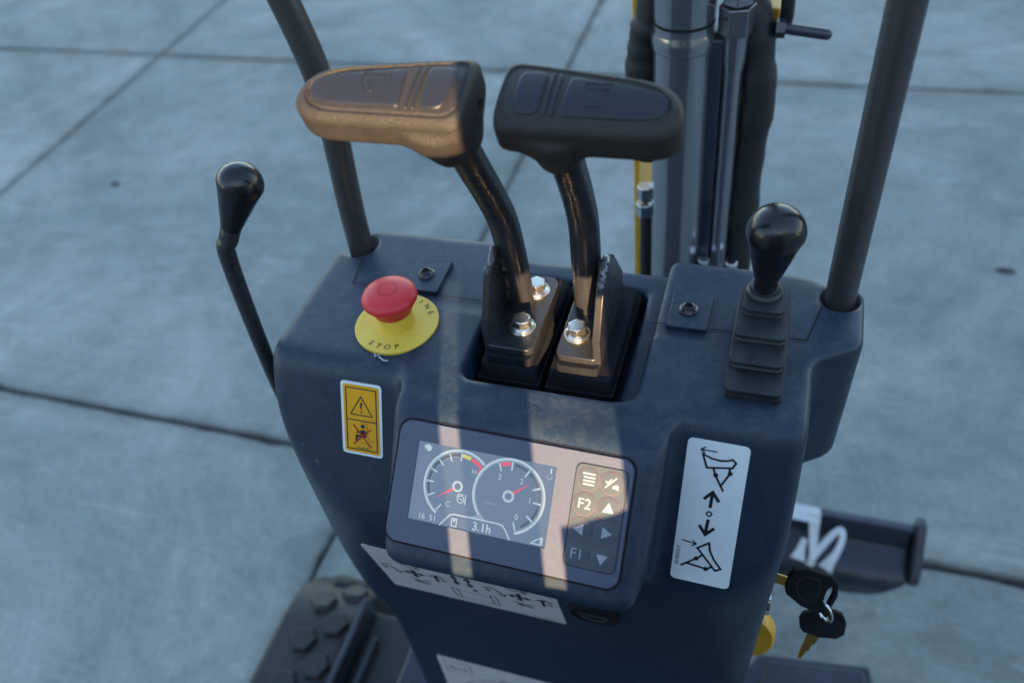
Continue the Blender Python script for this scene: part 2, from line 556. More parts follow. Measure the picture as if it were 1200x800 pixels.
# ------------------------------------------------------------------ ground
GX, GY, GS = -0.857, 1.021, 1.888
ground = MB().box(-700, 700, -700, 700, -0.6, -0.016, 'joint').build("ground", smooth=False)
tag(ground, "bluish grey concrete yard cast in big square slabs with dark joints", "ground", kind="structure")
def slab_mesh(seed):
    rnd = random.Random(seed)
    n = 48
    g = 0.0072
    h = GS / 2
    def edge(i, t):
        j = (g if i % 2 == 0 else 0.0042) + abs(rnd.gauss(0, 0.0013 if i % 2 == 0 else 0.0008)) + (rnd.random() < 0.10) * rnd.uniform(0.003, 0.010)
        a = -h + GS * t
        return [(a, -h + j), (h - j, a), (-a, h - j), (-h + j, -a)][i]
    ring = []
    for i in range(4):
        for k in range(n):
            t = 0.004 + 0.992 * (k / n)
            ring.append(edge(i, t))
    m = len(ring)
    def ins(p, d):
        return (max(-h + g + d, min(h - g - d, p[0] * (1 - d / h))), max(-h + g + d, min(h - g - d, p[1] * (1 - d / h))))
    v = [(x, y, -0.018) for x, y in ring] + [(x, y, -0.004 - rnd.random() * 0.002) for x, y in ring] + [(*ins(p, 0.005), 0) for p in ring]
    f = [tuple(range(2 * m, 3 * m))]
    for a in (0, m):
        for i in range(m):
            j = (i + 1) % m
            f.append((a + i, a + j, a + m + j, a + m + i))
    me = bpy.data.meshes.new("concrete_slab")
    me.from_pydata(v, [], f)
    me.materials.append(MAT['concrete'])
    me.update()
    return me
slabs = [slab_mesh(s) for s in (3, 11, 29)]
for ix in range(-6, 7):
    for iy in range(-4, 9):
        o = bpy.data.objects.new("concrete_slab", slabs[(ix * 5 + iy * 3) % 3])
        COL.objects.link(o)
        o.parent = ground
        o.location = Vector((GX + GS * (ix + 0.5), GY + GS * (iy + 0.5), random.uniform(-0.001, 0.001))) - WORLD["ground"]
        o.rotation_euler = (0, 0, math.pi * random.randrange(2))

def pebble(x, y, sx, sy, label, seed):
    rnd = random.Random(seed)
    b = MB()
    v, f = [], []
    for k, (r, z) in enumerate(((1.0, 0.0), (0.92, 0.35), (0.55, 0.62))):
        for i in range(9):
            q = r * rnd.uniform(0.85, 1.1)
            v.append((x + sx * q * math.cos(i * 2 * math.pi / 9), y + sy * q * math.sin(i * 2 * math.pi / 9), z * min(sx, sy)))
    for k in range(2):
        for i in range(9):
            j = (i + 1) % 9
            f.append((k * 9 + i, k * 9 + j, k * 9 + 9 + j, k * 9 + 9 + i))
    f.append(tuple(range(18, 27)))
    b.add(v, f, 'joint')
    tag(b.build("pebble", None, angle=30), label, "pebble")
pebble(-2.308, 1.967, 0.020, 0.011, "small dark stone chip lying on the concrete left of the levers", 1)
pebble(0.603, 1.967, 0.026, 0.012, "thin dark stone chip lying on the concrete far right of the guard post", 2)

# ------------------------------------------------------------------ added, unseen sun blocker behind the camera: shades the yard, admits one beam
def along(s, d, z):
    """point s to the right and d back towards the sun, height z"""
    pr = Vector((-SUN_H.y, SUN_H.x, 0))
    return pr * s + SUN_H * d + Vector((0, 0, z))
def wall_box(mb, s0, s1, z0, z1, d0, d1, m):
    v = [along(s, d, z) for z in (z0, z1) for d in (d1, d0) for s in (s0, s1)]
    mb.add(v, [(0, 2, 3, 1), (4, 5, 7, 6), (0, 1, 5, 4), (2, 6, 7, 3), (0, 4, 6, 2), (1, 3, 7, 5)], m)
TE = math.tan(SUN_EL)
WD = 6.0
ws = empty("added_shade_slab", along(0, WD, 0))
tag(ws, "plain slab added out of view to shade the yard, with one tall opening for the sun", "sun_blocker")
mb = MB()
ZS = CAM_Z - 0.52 + TE * (WD - 0.1) ; ZT = CAM_Z + 0.22 + TE * (WD - 0.1)
wall_box(mb, -14, -0.30, -0.01, 5.2, WD, WD + 0.25, 'blocker_slab')
wall_box(mb, 0.10, 14, -0.01, 5.2, WD, WD + 0.25, 'blocker_slab')
wall_box(mb, -0.30, 0.10, -0.01, ZS, WD, WD + 0.25, 'blocker_slab')
wall_box(mb, -0.30, 0.10, ZT, 5.2, WD, WD + 0.25, 'blocker_slab')
mb.build("blocker_slab", ws, smooth=False)

# ------------------------------------------------------------------ the excavator
ex = empty("mini_excavator", (-0.15, 0.3, 0))
tag(ex, "yellow and black mini excavator seen from its operator's place over the control console", "excavator")
ZT0 = CAM_Z - 0.414                       # top of the console
T = Matrix.Translation((0, 0, ZT0))

def console_sdf(P):
    x, y, z = P
    k = 0.011
    f = smax(plane(P, (0, 0, 0), (0, 0, 1)), plane(P, (-0.3385, 0.335, 0), (-1, 0.0, 0)), k)
    f = smax(f, plane(P, (0.0380, 0.335, 0), (1, 0, 0)), k)
    f = smax(f, plane(P, (0, 0.488, 0), (0, 1, 0)), k)
    f = smax(f, plane(P, (-0.328, 0.474, 0), (-0.8, 0.6, 0)), k)
    f = smax(f, plane(P, (0.033, 0.486, 0), (0.30, 0.95, 0)), k)
    f = smax(f, plane(P, (0, 0.3372, 0), (0, -0.894, 0.447)), 0.014)
    f = smax(f, plane(P, (0, 0.281, -0.117), (0, -0.98, -0.19)), 0.016)
    A = np.array([-0.3385, 0.316, -0.046]); B = np.array([-0.286, 0.281, -0.117]); C = np.array([-0.3385, 0.320, -0.6])
    n = np.cross(B - A, C - A); n = n if n[1] < 0 else -n
    f = smax(f, plane(P, A, n), 0.014)
    A = np.array([0.038, 0.300, -0.078]); B = np.array([0.004, 0.281, -0.117]); C = np.array([0.031, 0.322, -0.35])
    n = np.cross(B - A, C - A); n = n if n[1] < 0 else -n
    f = smax(f, plane(P, A, n), 0.014)
    f = smax(f, plane(P, (0.0385, 0.30, -0.085), (1, 0, -0.05)), 0.012)
    # lower pedestal, straight
    low = np.maximum(np.maximum(0.327 - y, y - 0.47), np.maximum(-0.320 - x, x - 0.027))
    low = np.maximum(low, z + 0.20)
    f = smin(f, low, 0.010)
    # display pod
    p = smax(plane(P, (0, 0.3105, 0), (0, -0.671, 0.741)), plane(P, (-0.2255, 0.28, 0), (-1, -0.06, -0.05)), 0.010)
    p = smax(p, plane(P, (-0.0465, 0.28, 0), (1, -0.06, -0.03)), 0.012)
    p = smax(p, plane(P, (0, 0.2315, -0.0735), (0, -0.62, -0.785)), 0.013)
    p = smax(p, plane(P, (0, 0, -0.0006), (0, 0, 1)), 0.008)
    p = smax(p, y - 0.40, 0.002)
    f = smin(f, p, 0.012)
    # right ear that carries the grab post
    e = smax(x - 0.0668, z, 0.010)
    e = smax(e, plane(P, (0.0375, 0.4010, 0), (0.50, -0.86, -0.10)), 0.010)
    e = smax(e, y - 0.478, 0.010)
    e = smax(e, plane(P, (0.05, 0.41, -0.142), (0.25, -0.2, -0.95)), 0.012)
    e = smax(e, 0.0 - x, 0.002)
    f = smin(f, e, 0.006)
    f = smax(f, z, 0.004)
    # channel for the travel levers: shallow at the back, deep at the front
    c = smax(-0.187 - x, plane(P, (-0.0745, 0, 0), (0.78, 0, 0.62)), 0.006)
    c = smax(c, 0.344 - y, 0.012)
    sh = smax(c, -0.0175 - z, 0.006)
    dp = smax(smax(smax(-0.1885 - x, x + 0.0835, 0.006), smax(0.344 - y, y - 0.466, 0.006), 0.010), -0.05 - z, 0.004)
    f = smax(f, -sh, 0.008)
    f = smax(f, -dp, 0.005)
    # holes for the two grab posts
    for cx, cy, hr in ((-0.3205, 0.4645, 0.0152), (0.0500, 0.4640, 0.0128)):
        hole = np.maximum(np.sqrt((x - cx) ** 2 + (y - cy) ** 2) - hr, -0.05 - z)
        f = smax(f, -hole, 0.003)
    return f

V1, F1 = surface_nets(console_sdf, (-0.345, 0.222, -0.20), (0.072, 0.496, 0.008), 0.0015)
V2, F2 = surface_nets(console_sdf, (-0.348, 0.222, -0.76), (0.072, 0.496, -0.1985), 0.004)
Vc = np.concatenate([V1, V2]); Fc = np.concatenate([F1, F2 + len(V1)])
Vc[:, 2] += ZT0
console = link_mesh("console", Vc, Fc.tolist(), [], ['console'], ex, angle=180)
tag(console, "dark blue grey moulded control console")

# panel seams, fastener plates and their screws
for a, b in (((-0.311, 0.452), (-0.305, 0.4175)), ((-0.305, 0.4175), (-0.262, 0.4165)), ((-0.231, 0.416), (-0.1875, 0.4155)),
             ((-0.0725, 0.4155), (-0.062, 0.4158)), ((-0.033, 0.4162), (-0.018, 0.4165)), ((0.020, 0.417), (0.0305, 0.4175)), ((0.0305, 0.4175), (0.0385, 0.4525))):
    MB().line([a, b], 0.0010, 0.00022, 'seam', T).build("panel_seam", console, smooth=False)
for cx, cy in ((-0.2478, 0.4345), (-0.0482, 0.4305)):
    mb = MB().prism(rrect(cx - 0.0138, cx + 0.0138, cy - 0.0185, cy + 0.0185, 0.0012, 2), -0.002, 0.0028, 'console', T)
    mb.build("fastener_plate", console, bevel=0.0006)
    fr = T @ Matrix.Translation((cx - 0.001, cy - 0.001, 0.0026))
    mb = MB().lathe([(0.0066, 0), (0.0066, 0.0012), (0.0050, 0.0020), (0.0040, 0.0042), (0.0031, 0.0046)], 'black', fr, 24)
    mb.add(*(lambda p: ([(a, b, 0.0046) for a, b in p] + [(a * 0.72, b * 0.72, 0.0022) for a, b in p], [(i, (i + 1) % 24, 24 + (i + 1) % 24, 24 + i) for i in range(24)] + [tuple(range(24, 48))]))(ngon(0, 0, 0.0031, 24)), 'black', fr)
    mb.build("screw", console, angle=40)

# decals ------------------------------------------------------------
FX = Vector((1, 0, 0))
def fascia(x, z):
    """frame on the steep front panel at console height z (relative)"""
    y = 0.3372 + z * 0.5
    return frame((x, y, ZT0 + z), (1, 0, 0), (0, 0.447, 0.894))

# white blade label, right
fr = fascia(-0.0155, -0.059) @ Matrix.Rotation(R(-1.0), 4, 'Z')
W2, H2 = 0.0192, 0.0523
Z1 = 0.0006
mb = MB().prism(rrect(-W2, W2, -H2, H2, 0.0035), -0.0004, 0.0004, 'white', fr)
def blade_icon(mb, ox, oy, flip):
    # curved dozer blade on a linkage; flip is the lowered state
    def q(x, y):
        return (ox + x, oy + y)
    lw = 0.0014
    if not flip:
        mb.line([q(-.0095, .0060), q(-.0060, -.0030), q(.0095, -.0002), q(.0112, .0035), q(.0088, .0056), q(.0060, .0042), q(.0015, .0034), q(-.0040, .0040)], lw, Z1, 'ink', fr, closed=True)
        mb.line([q(-.0020, -.0022), q(.0000, -.0075), q(.0060, -.0175)], lw, Z1, 'ink', fr)
        mb.line([q(.0078, -.0006), q(.0085, -.0045), q(.0040, -.0140)], lw, Z1, 'ink', fr)
        mb.disc(*q(.0000, -.0070), 0.0016, Z1 + .0001, 'ink', fr, 14); mb.disc(*q(.0086, -.0042), 0.0016, Z1 + .0001, 'ink', fr, 14)
    else:
        mb.line([q(-.0030, .0045), q(.0040, .0098), q(.0052, .0040), q(.0085, -.0020), q(.0135, -.0078), q(.0102, -.0100)], lw, Z1, 'ink', fr, closed=True)
        mb.line([q(.0012, .0005), q(-.0020, -.0030), q(-.0120, -.0112)], lw, Z1, 'ink', fr)
        mb.line([q(.0080, -.0070), q(.0050, -.0100), q(-.0085, -.0086)], lw, Z1, 'ink', fr)
        mb.disc(*q(-.0028, -.0036), 0.0016, Z1 + .0001, 'ink', fr, 14); mb.disc(*q(.0040, -.0100), 0.0016, Z1 + .0001, 'ink', fr, 14)
def arrow(mb, p, q_, lw, hw, m='ink', z=Z1, f=None):
    p, q_ = Vector(p), Vector(q_)
    d = (q_ - p).normalized(); n = Vector((-d.y, d.x))
    mb.line([p, q_ - d * lw * 0.6], lw, z, m, f)
    mb.line([q_ - d * hw + n * hw * 0.8, q_, q_ - d * hw - n * hw * 0.8], lw, z + 0.00005, m, f)
arrow(mb, (-0.0005, 0.0455), (-0.0105, 0.0455), 0.0009, 0.0028, f=fr)
blade_icon(mb, 0.0005, 0.0365, False)
arrow(mb, (0.0000, 0.0055), (0.0004, 0.0170), 0.0021, 0.0060, f=fr)
mb.arc(0.0000, 0.0010, 0.0016, 0, 360, 0.0010, Z1, 'ink', fr, 20)
arrow(mb, (0.0000, -0.0030), (-0.0006, -0.0145), 0.0021, 0.0060, f=fr)
arrow(mb, (-0.0145, -0.0218), (-0.0052, -0.0228), 0.0009, 0.0028, f=fr)
blade_icon(mb, -0.0012, -0.0300, True)
mb.text("310203618", 0.0032, -0.0163, -0.0335, Z1, 'ink', fr, rot=R(-90), bold=0.00003)
tag(mb.build("blade_label", console, smooth=False), "tall white label with two blade symbols and up and down arrows")

# warning label, left
fr = fascia(-0.2625, -0.0372)
mb = MB().prism(rrect(-0.0160, 0.0160, -0.0285, 0.0285, 0.0028), -0.0004, 0.0004, 'white', fr)
mb.flat(rrect(-0.0140, 0.0140, -0.0265, 0.0265, 0.0016), 0.0006, 'amber', fr)
Z1 = 0.0008
lw = 0.0008
mb.line([(-0.0118, -0.0240), (0.0118, -0.0240), (0.0118, 0.0240), (-0.0118, 0.0240)], lw, Z1, 'ink', fr, closed=True)
mb.line([(-0.0118, -0.0008), (0.0118, -0.0008)], lw, Z1, 'ink', fr)
mb.line([(-0.0085, 0.0035), (0.0085, 0.0035), (0.0, 0.0180)], lw, Z1, 'ink', fr, closed=True)
mb.flat([(-0.0009, 0.0132), (0.0009, 0.0132), (0.0004, 0.0082), (-0.0004, 0.0082)], Z1, 'ink', fr)
mb.disc(0, 0.0062, 0.0007, Z1, 'ink', fr, 10)
# seated figure, struck out
mb.disc(0.0008, -0.0052, 0.0017, Z1, 'ink', fr, 14)
mb.flat([(-0.0010, -0.0080), (0.0030, -0.0080), (0.0036, -0.0136), (-0.0006, -0.0136)], Z1, 'ink', fr)
mb.line([(-0.0006, -0.0096), (-0.0046, -0.0104)], 0.0012, Z1, 'ink', fr)
mb.line([(0.0020, -0.0134), (-0.0042, -0.0132), (-0.0046, -0.0182)], 0.0018, Z1, 'ink', fr)
mb.line([(-0.0012, -0.0022), (0.0042, -0.0022), (0.0044, -0.0120)], 0.0003, Z1, 'ink', fr)
mb.line([(0.0046, -0.0128), (0.0066, -0.0160), (0.0098, -0.0160)], 0.0004, Z1, 'ink', fr)
mb.line([(-0.0018, -0.0180), (0.0048, -0.0190), (0.0048, -0.0215)], 0.0003, Z1, 'ink', fr)
mb.line([(-0.0068, -0.0045), (0.0074, -0.0212)], 0.0011, Z1 + .0001, 'redink', fr)
mb.line([(0.0074, -0.0062), (-0.0068, -0.0200)], 0.0011, Z1 + .0002, 'redink', fr)
mb.text("310108198", 0.0022, 0.0, -0.0226, Z1, 'ink', fr)
tag(mb.build("warning_label", console, smooth=False), "upright yellow warning label with triangle and crossed out seated figure")

# control pattern labels on the lower front
def lower(x, z):
    if z > -0.345:
        y = 0.281 + (-0.117 - z) * 0.194
        return frame((x, y, ZT0 + z), (1, 0, 0), (0, -0.19, 0.98))
    return frame((x, 0.327, ZT0 + z), (1, 0, 0), (0, 0, 1))
fr = lower(-0.206, -0.226)
Z1 = 0.0007
mb = MB().prism(rrect(-0.0810, 0.0810, -0.0470, 0.0560, 0.0015, 3), -0.0004, 0.0005, 'greylabel', fr)
def cross_arrows(mb, cx, cy, s, f):
    for a in range(4):
        d = Vector((math.cos(a * math.pi / 2), math.sin(a * math.pi / 2)))
        c = Vector((cx, cy))
        n = Vector((-d.y, d.x))
        mb.line([c, c + d * s * 0.6], s * 0.28, Z1, 'ink', f)
        mb.flat([c + d * s * 0.5 + n * s * 0.38, c + d * s * 0.5 - n * s * 0.38, c + d * s], Z1 + 0.0001, 'ink', f)
def icon(pts, wd): mb.line(pts, wd, Z1, 'ink', fr)
for c in (-0.047, 0.047):
    cross_arrows(mb, c, 0.0060, 0.0105, fr)
    # small machine outlines round each cross
    icon([(c - 0.030, 0.012), (c - 0.024, 0.016), (c - 0.020, 0.011), (c - 0.016, 0.004)], 0.0017)
    icon([(c - 0.029, 0.008), (c - 0.025, 0.006)], 0.0034); icon([(c - 0.018, 0.002), (c - 0.014, -0.001), (c - 0.013, 0.003)], 0.0022)
    icon([(c + 0.014, 0.008), (c + 0.022, 0.013), (c + 0.028, 0.008)], 0.0019)
    icon([(c + 0.020, 0.012), (c + 0.020, -0.004)], 0.0030); icon([(c + 0.024, 0.004), (c + 0.028, 0.001)], 0.0022)
    icon([(c - 0.008, -0.009), (c + 0.001, -0.013), (c + 0.010, -0.010)], 0.0014)
    icon([(c - 0.006, -0.016), (c + 0.009, -0.018)], 0.0026); icon([(c - 0.002, -0.012), (c + 0.000, -0.018)], 0.0012)
    icon([(c - 0.010, 0.026), (c - 0.002, 0.021), (c + 0.009, 0.025)], 0.0013); icon([(c + 0.004, 0.021), (c + 0.009, 0.020)], 0.0024)
for x in (-0.008, 0.004):
    icon([(x, 0.004), (x, 0.024)], 0.0022)
    mb.flat([(x - 0.0038, 0.019), (x + 0.0038, 0.019), (x, 0.0265)], Z1 + .0001, 'ink', fr)
    mb.flat([(x - 0.0038, 0.009), (x + 0.0038, 0.009), (x, 0.0015)], Z1 + .0001, 'ink', fr)
mb.disc(0.006, -0.005, 0.0026, Z1, 'ink', fr, 10)
for x0, x1 in ((-0.017, -0.012), (0.018, 0.023)):
    mb.line([(x0, -0.036), (x1, -0.036), (x1, -0.010), (x0, -0.010)], 0.0008, Z1, 'ink', fr, closed=True)
icon([(-0.012, -0.014), (0.018, -0.014)], 0.0007)
icon([(-0.012, -0.034), (0.018, -0.034)], 0.0007)
mb.text("310203552", 0.0044, 0.062, -0.042, Z1, 'ink', fr)
tag(mb.build("pattern_label", console, smooth=False), "wide grey white label with lever movement arrows, partly under the display")

fr = lower(-0.202, -0.530)
mb = MB().prism(rrect(-0.0850, 0.0850, -0.0700, 0.0740, 0.0015, 3), -0.0004, 0.0005, 'greylabel', fr)
mb.line([(-0.078, 0.066), (-0.048, 0.066), (-0.048, 0.040), (-0.078, 0.040)], 0.0007, Z1, 'ink', fr, closed=True)
mb.line([(-0.073, 0.054), (-0.070, 0.050), (-0.060, 0.050)], 0.0022, Z1, 'ink', fr)
mb.line([(-0.058, 0.053), (-0.053, 0.050)], 0.0030, Z1, 'ink', fr)
for r in (0.020, 0.028, 0.036, 0.044, 0.052):
    mb.arc(-0.012, -0.010, r, 60, 190, 0.0008, Z1, 'ink', fr)
for p, q in (((-0.016, 0.048), (0.006, 0.040)), ((0.000, 0.044), (0.012, 0.036)), ((0.018, 0.046), (0.030, 0.038))):
    mb.line([p, q], 0.0020, Z1, 'ink', fr)
tag(mb.build("range_label", console, smooth=False), "grey white label with concentric working range curves")

# round socket cap
fr = lower(-0.0955, -0.212) @ Matrix.Rotation(R(0), 4, 'Z')
mb = MB().lathe([(0.0205, -0.002), (0.0205, 0.0035), (0.0190, 0.0052), (0.0172, 0.0052), (0.0165, 0.0040), (0.0, 0.0040)], 'boot', fr, 40)
mb.text("POWER OUT", 0.0042, 0.0, 0.0010, 0.0043, 'capprint', fr)
mb.arc(0, 0, 0.0115, 205, 335, 0.0009, 0.0043, 'capprint', fr)
mb.build("socket_cap", console, angle=30)

# chalky scuff near the stop button and small water drops on the front
mb = MB()
c = Vector((-0.2515, 0.3465))
mb.line([(c.x - 0.006, c.y + 0.006), (c.x - 0.004, c.y + 0.0005), (c.x + 0.000, c.y + 0.004), (c.x - 0.002, c.y + 0.006)], 0.0008, 0.0003, 'scuff', T)
mb.line([(c.x - 0.001, c.y + 0.001), (c.x + 0.004, c.y - 0.002), (c.x + 0.007, c.y - 0.0015)], 0.0012, 0.0004, 'scuff', T)
mb.build("scuff_mark", console, smooth=False)
rd = random.Random(5)
mb = MB()
for i in range(26):
    x = rd.uniform(-0.326, -0.285); z = -0.022 - rd.random() ** 1.2 * 0.075
    if x < -0.3345 + max(0, -z - 0.046) * 0.72 + 0.005: continue
    f_ = fascia(x, z)
    r = rd.uniform(0.0005, 0.0013) if i % 9 else 0.0021
    mb.lathe([(r, 0), (r * 0.92, r * 0.25), (r * 0.6, r * 0.45), (0, r * 0.55)], 'water', f_ @ Matrix.Diagonal((1, rd.uniform(0.9, 1.4), 1, 1)), 10)
tag(mb.build("water_drop", console, angle=60), kind="stuff")

# display -------------------------------------------------------------
MC = (-0.1395, 0.0500)                     # centre of the display along the pod face
def onpod(x, d, off=0.0):
    return Vector((x, 0.3105 - 0.741 * d - 0.671 * off, ZT0 - 0.671 * d + 0.741 * off))
FM = frame(onpod(*MC), (1, 0, 0), (0, 0.741, 0.671)) @ Matrix.Rotation(R(-0.6), 4, 'Z')
gap = MB().prism(rrect(-0.0795, 0.0795, -0.0415, 0.0415, 0.0090, 8), -0.0015, 0.0004, 'seam', FM)
monitor = gap.build("monitor", ex, smooth=False)
tag(monitor, "colour display with keypad in a blue grey bezel")
# bezel with an opening for the screen
SX0, SX1, SY0, SY1 = -0.0640, 0.0300, -0.0240, 0.0276
mb = MB()
outer = rrect(-0.0782, 0.0782, -0.0402, 0.0402, 0.0082, 8)
n = len(outer)
inner = []
for (x, y) in outer:                        # matching inner ring on the screen rectangle
    inner.append((max(SX0, min(SX1, x)), max(SY0, min(SY1, y * 0.9))))
v = [(x, y, 0) for x, y in outer] + [(x * 0.9935, y * 0.988, 0.0022) for x, y in outer] + [(*p, 0.0022) for p in inner] + [(*p, 0.0004) for p in inner]
f = []
for a in (0, n, 2 * n):
    for i in range(n):
        j = (i + 1) % n
        f.append((a + i, a + j, a + n + j, a + n + i))
mb.add(v, f, 'bezel', FM)
mb.build("bezel", monitor, angle=30)
ZB = 0.0023
SCX, SCY = (SX0 + SX1) / 2, (SY0 + SY1) / 2
FSC = FM @ Matrix.Translation((SCX, SCY, 0))
mb = MB().prism([(-0.0472, -0.0260), (0.0472, -0.0260), (0.0472, 0.0260), (-0.0472, 0.0260)], 0.0002, 0.0009, 'screen', FSC)
mb.build("screen", monitor, smooth=False)
g = 0.001
def mm(*p): return [(a * g, b * g) for a, b in p]
Z1 = 0.0011
def polar(cx, cy, r, a): return ((cx + r * math.cos(R(a))) * g, (cy + r * math.sin(R(a))) * g)
# coolant gauge
mb = MB()
gx, gy = -16.0, 1.2
mb.arc(gx * g, gy * g, 0.0232, 47, 238, 0.0012, Z1, 'screenlit', FSC, 50)
mb.arc(gx * g, gy * g, 0.0222, 47, 238, 0.0009, Z1, 'screengrey', FSC, 50)
for i in range(24):
    a0 = 92 + i * 5.4
    if a0 < 205:
        mb.arc(gx * g, gy * g, 0.0199, a0, a0 + 3.6, 0.0024, Z1, 'screendark', FSC, 3)
mb.arc(gx * g, gy * g, 0.0188, 95, 215, 0.0004, Z1 + .00005, 'screengrey', FSC, 30)
mb.arc(gx * g, gy * g, 0.0200, 72, 90, 0.0024, Z1, 'screenyel', FSC, 6)
mb.arc(gx * g, gy * g, 0.0200, 46, 70, 0.0024, Z1, 'screenred', FSC, 8)
for a in (91, 113, 135, 157, 180, 205, 235):
    mb.line([polar(gx, gy, 16.5, a), polar(gx, gy, 21.6, a)], 0.0009, Z1 + .0001, 'screenlit', FSC)
mb.line([polar(gx, gy, 15.6, 44), polar(gx, gy, 19.4, 44)], 0.0008, Z1 + .0001, 'screenred', FSC)
n1 = Vector((-14.1, -10.1)).normalized(); nn = Vector((-n1.y, n1.x))
c = Vector((gx, gy))
mb.flat([tuple((c + n1 * 3 + nn * 0.9) * g), tuple((c + n1 * 3 - nn * 0.9) * g), tuple((c + n1 * 17.4) * g)], Z1 + .0002, 'screenred', FSC)
mb.arc(gx * g, gy * g, 0.0031, 0, 360, 0.0010, Z1 + .0003, 'screenlit', FSC, 24)
mb.arc(gx * g, gy * g, 0.0022, 0, 360, 0.0007, Z1 + .0003, 'screengrey', FSC, 24)
mb.text("H", 0.0046, -0.0066, 0.0124, Z1, 'screenlit', FSC, rot=0.02)
mb.text("C", 0.0046, -0.0212, -0.0114, Z1, 'screenlit', FSC)
# coolant symbol
mb.arc(-0.0128, -0.0066, 0.0023, 0, 360, 0.0005, Z1, 'screenlit', FSC, 20)
mb.line(mm((-15.0, -3.4), (-15.4, -6.0)), 0.0005, Z1, 'screenlit', FSC)
mb.line(mm((-14.9, -3.6), (-11.0, -3.4)), 0.0005, Z1, 'screenlit', FSC)
mb.line(mm((-14.2, -6.6), (-13.2, -6.3), (-12.4, -6.9), (-11.4, -6.5)), 0.0004, Z1, 'screenlit', FSC)
mb.line(mm((-9.6, -3.2), (-9.6, -9.6)), 0.0007, Z1, 'screenlit', FSC)
tag(mb.build("coolant_gauge", monitor, smooth=False), "left round gauge marked C and H on the screen")
# engine speed gauge
mb = MB()
gx, gy = 18.5, 1.5
mb.arc(gx * g, gy * g, 0.0236, -72, 232, 0.0013, Z1, 'screenlit', FSC, 60)
mb.arc(gx * g, gy * g, 0.0225, -72, 232, 0.0010, Z1, 'screengrey', FSC, 60)
for i in range(30):
    a0 = -58 + i * 5.0
    if a0 < 84:
        mb.arc(gx * g, gy * g, 0.0203, a0, a0 + 3.2, 0.0015, Z1, 'screendark', FSC, 3)
mb.arc(gx * g, gy * g, 0.0204, 94, 112, 0.0026, Z1, 'screenred', FSC, 8)
for a in (115, 91, 58, 24, -3, -36, -70):
    mb.line([polar(gx, gy, 16.5, a), polar(gx, gy, 21.8, a)], 0.0010, Z1 + .0001, 'screenlit', FSC)
n1 = Vector((12.8, 10.4)).normalized(); nn = Vector((-n1.y, n1.x))
c = Vector((gx, gy))
mb.flat([tuple((c + n1 * 3 + nn * 1.0) * g), tuple((c + n1 * 3 - nn * 1.0) * g), tuple((c + n1 * 17.5) * g)], Z1 + .0002, 'screenred', FSC)
mb.arc(gx * g, gy * g, 0.0033, 0, 360, 0.0011, Z1 + .0003, 'screenlit', FSC, 24)
mb.arc(gx * g, gy * g, 0.0024, 0, 360, 0.0008, Z1 + .0003, 'screengrey', FSC, 24)
for s, x, y in (("3", 11.0, 12.4), ("2", 25.7, 12.2), ("1", 32.8, 1.3), ("0", 25.6, -10.5)):
    mb.text(s, 0.0050, x * g, y * g, Z1, 'screenlit', FSC)
mb.text("x1000r/min", 0.0022, 0.0070, -0.0052, Z1, 'screengrey', FSC)
tag(mb.build("engine_speed_gauge", monitor, smooth=False), "right round gauge numbered 0 to 3 on the screen")
# the rest of the readout
mb = MB()
mb.line(mm((-24.5, -25.6), (-20.5, -20.5), (-18.0, -17.6), (-15.5, -16.8), (14.0, -16.8), (17.5, -17.4), (20.0, -20.0), (23.5, -25.6)), 0.0009, Z1 + .0004, 'screenlit', FSC)
mb.flat(mm((-5.0, -16.6), (6.0, -16.6), (1.4, -13.6)), Z1 + .0003, 'screengrey', FSC)
mb.build("counter_frame", monitor, smooth=False)
mb = MB()
mb.text("16  51", 0.0055, -0.0338, -0.0224, Z1, 'screenlit', FSC, spread=0.95)
mb.build("clock_readout", monitor, smooth=False)
mb = MB()
mb.text("3.1h", 0.0076, 0.0040, -0.0219, Z1, 'screenlit', FSC, bold=0.00012)
mb.build("hour_readout", monitor, smooth=False)
mb = MB()
mb.line(mm((-16.6, -24.6), (-13.2, -24.6), (-13.2, -19.6), (-16.6, -19.6)), 0.0006, Z1, 'screenlit', FSC, closed=True)
mb.flat(mm((-16.0, -20.2), (-13.8, -20.2), (-14.9, -22.2)), Z1, 'screenlit', FSC)
mb.build("hourglass_symbol", monitor, smooth=False)
mb = MB()
mb.flat(mm((-42.4, 23.8), (-39.2, 24.6), (-37.2, 22.6), (-38.2, 20.2), (-40.2, 20.0), (-41.0, 21.6), (-42.8, 22.0)), Z1, 'screenlit', FSC)
mb.line(mm((-41.8, 20.4), (-42.6, 24.4)), 0.0006, Z1, 'screengrey', FSC)
mb.build("speed_symbol", monitor, smooth=False)
mb = MB()
mb.line(mm((43.6, 20.6), (43.6, 24.0)), 0.0009, Z1, 'screenlit', FSC)
mb.arc(0.0430, 0.0186, 0.0016, 150, 390, 0.0005, Z1, 'screengrey', FSC, 14)
mb.build("temperature_symbol", monitor, smooth=False)
mb = MB()
mb.line(mm((37.0, -24.3), (44.6, -24.3)), 0.0007, Z1, 'screenlit', FSC)
mb.line(mm((38.0, -23.6), (43.4, -20.0), (43.4, -23.6)), 0.0007, Z1 + .0001, 'screenlit', FSC)
mb.line(mm((44.4, -19.6), (44.4, -23.8)), 0.0007, Z1 + .0002, 'screenlit', FSC)
mb.build("signal_symbol", monitor, smooth=False)
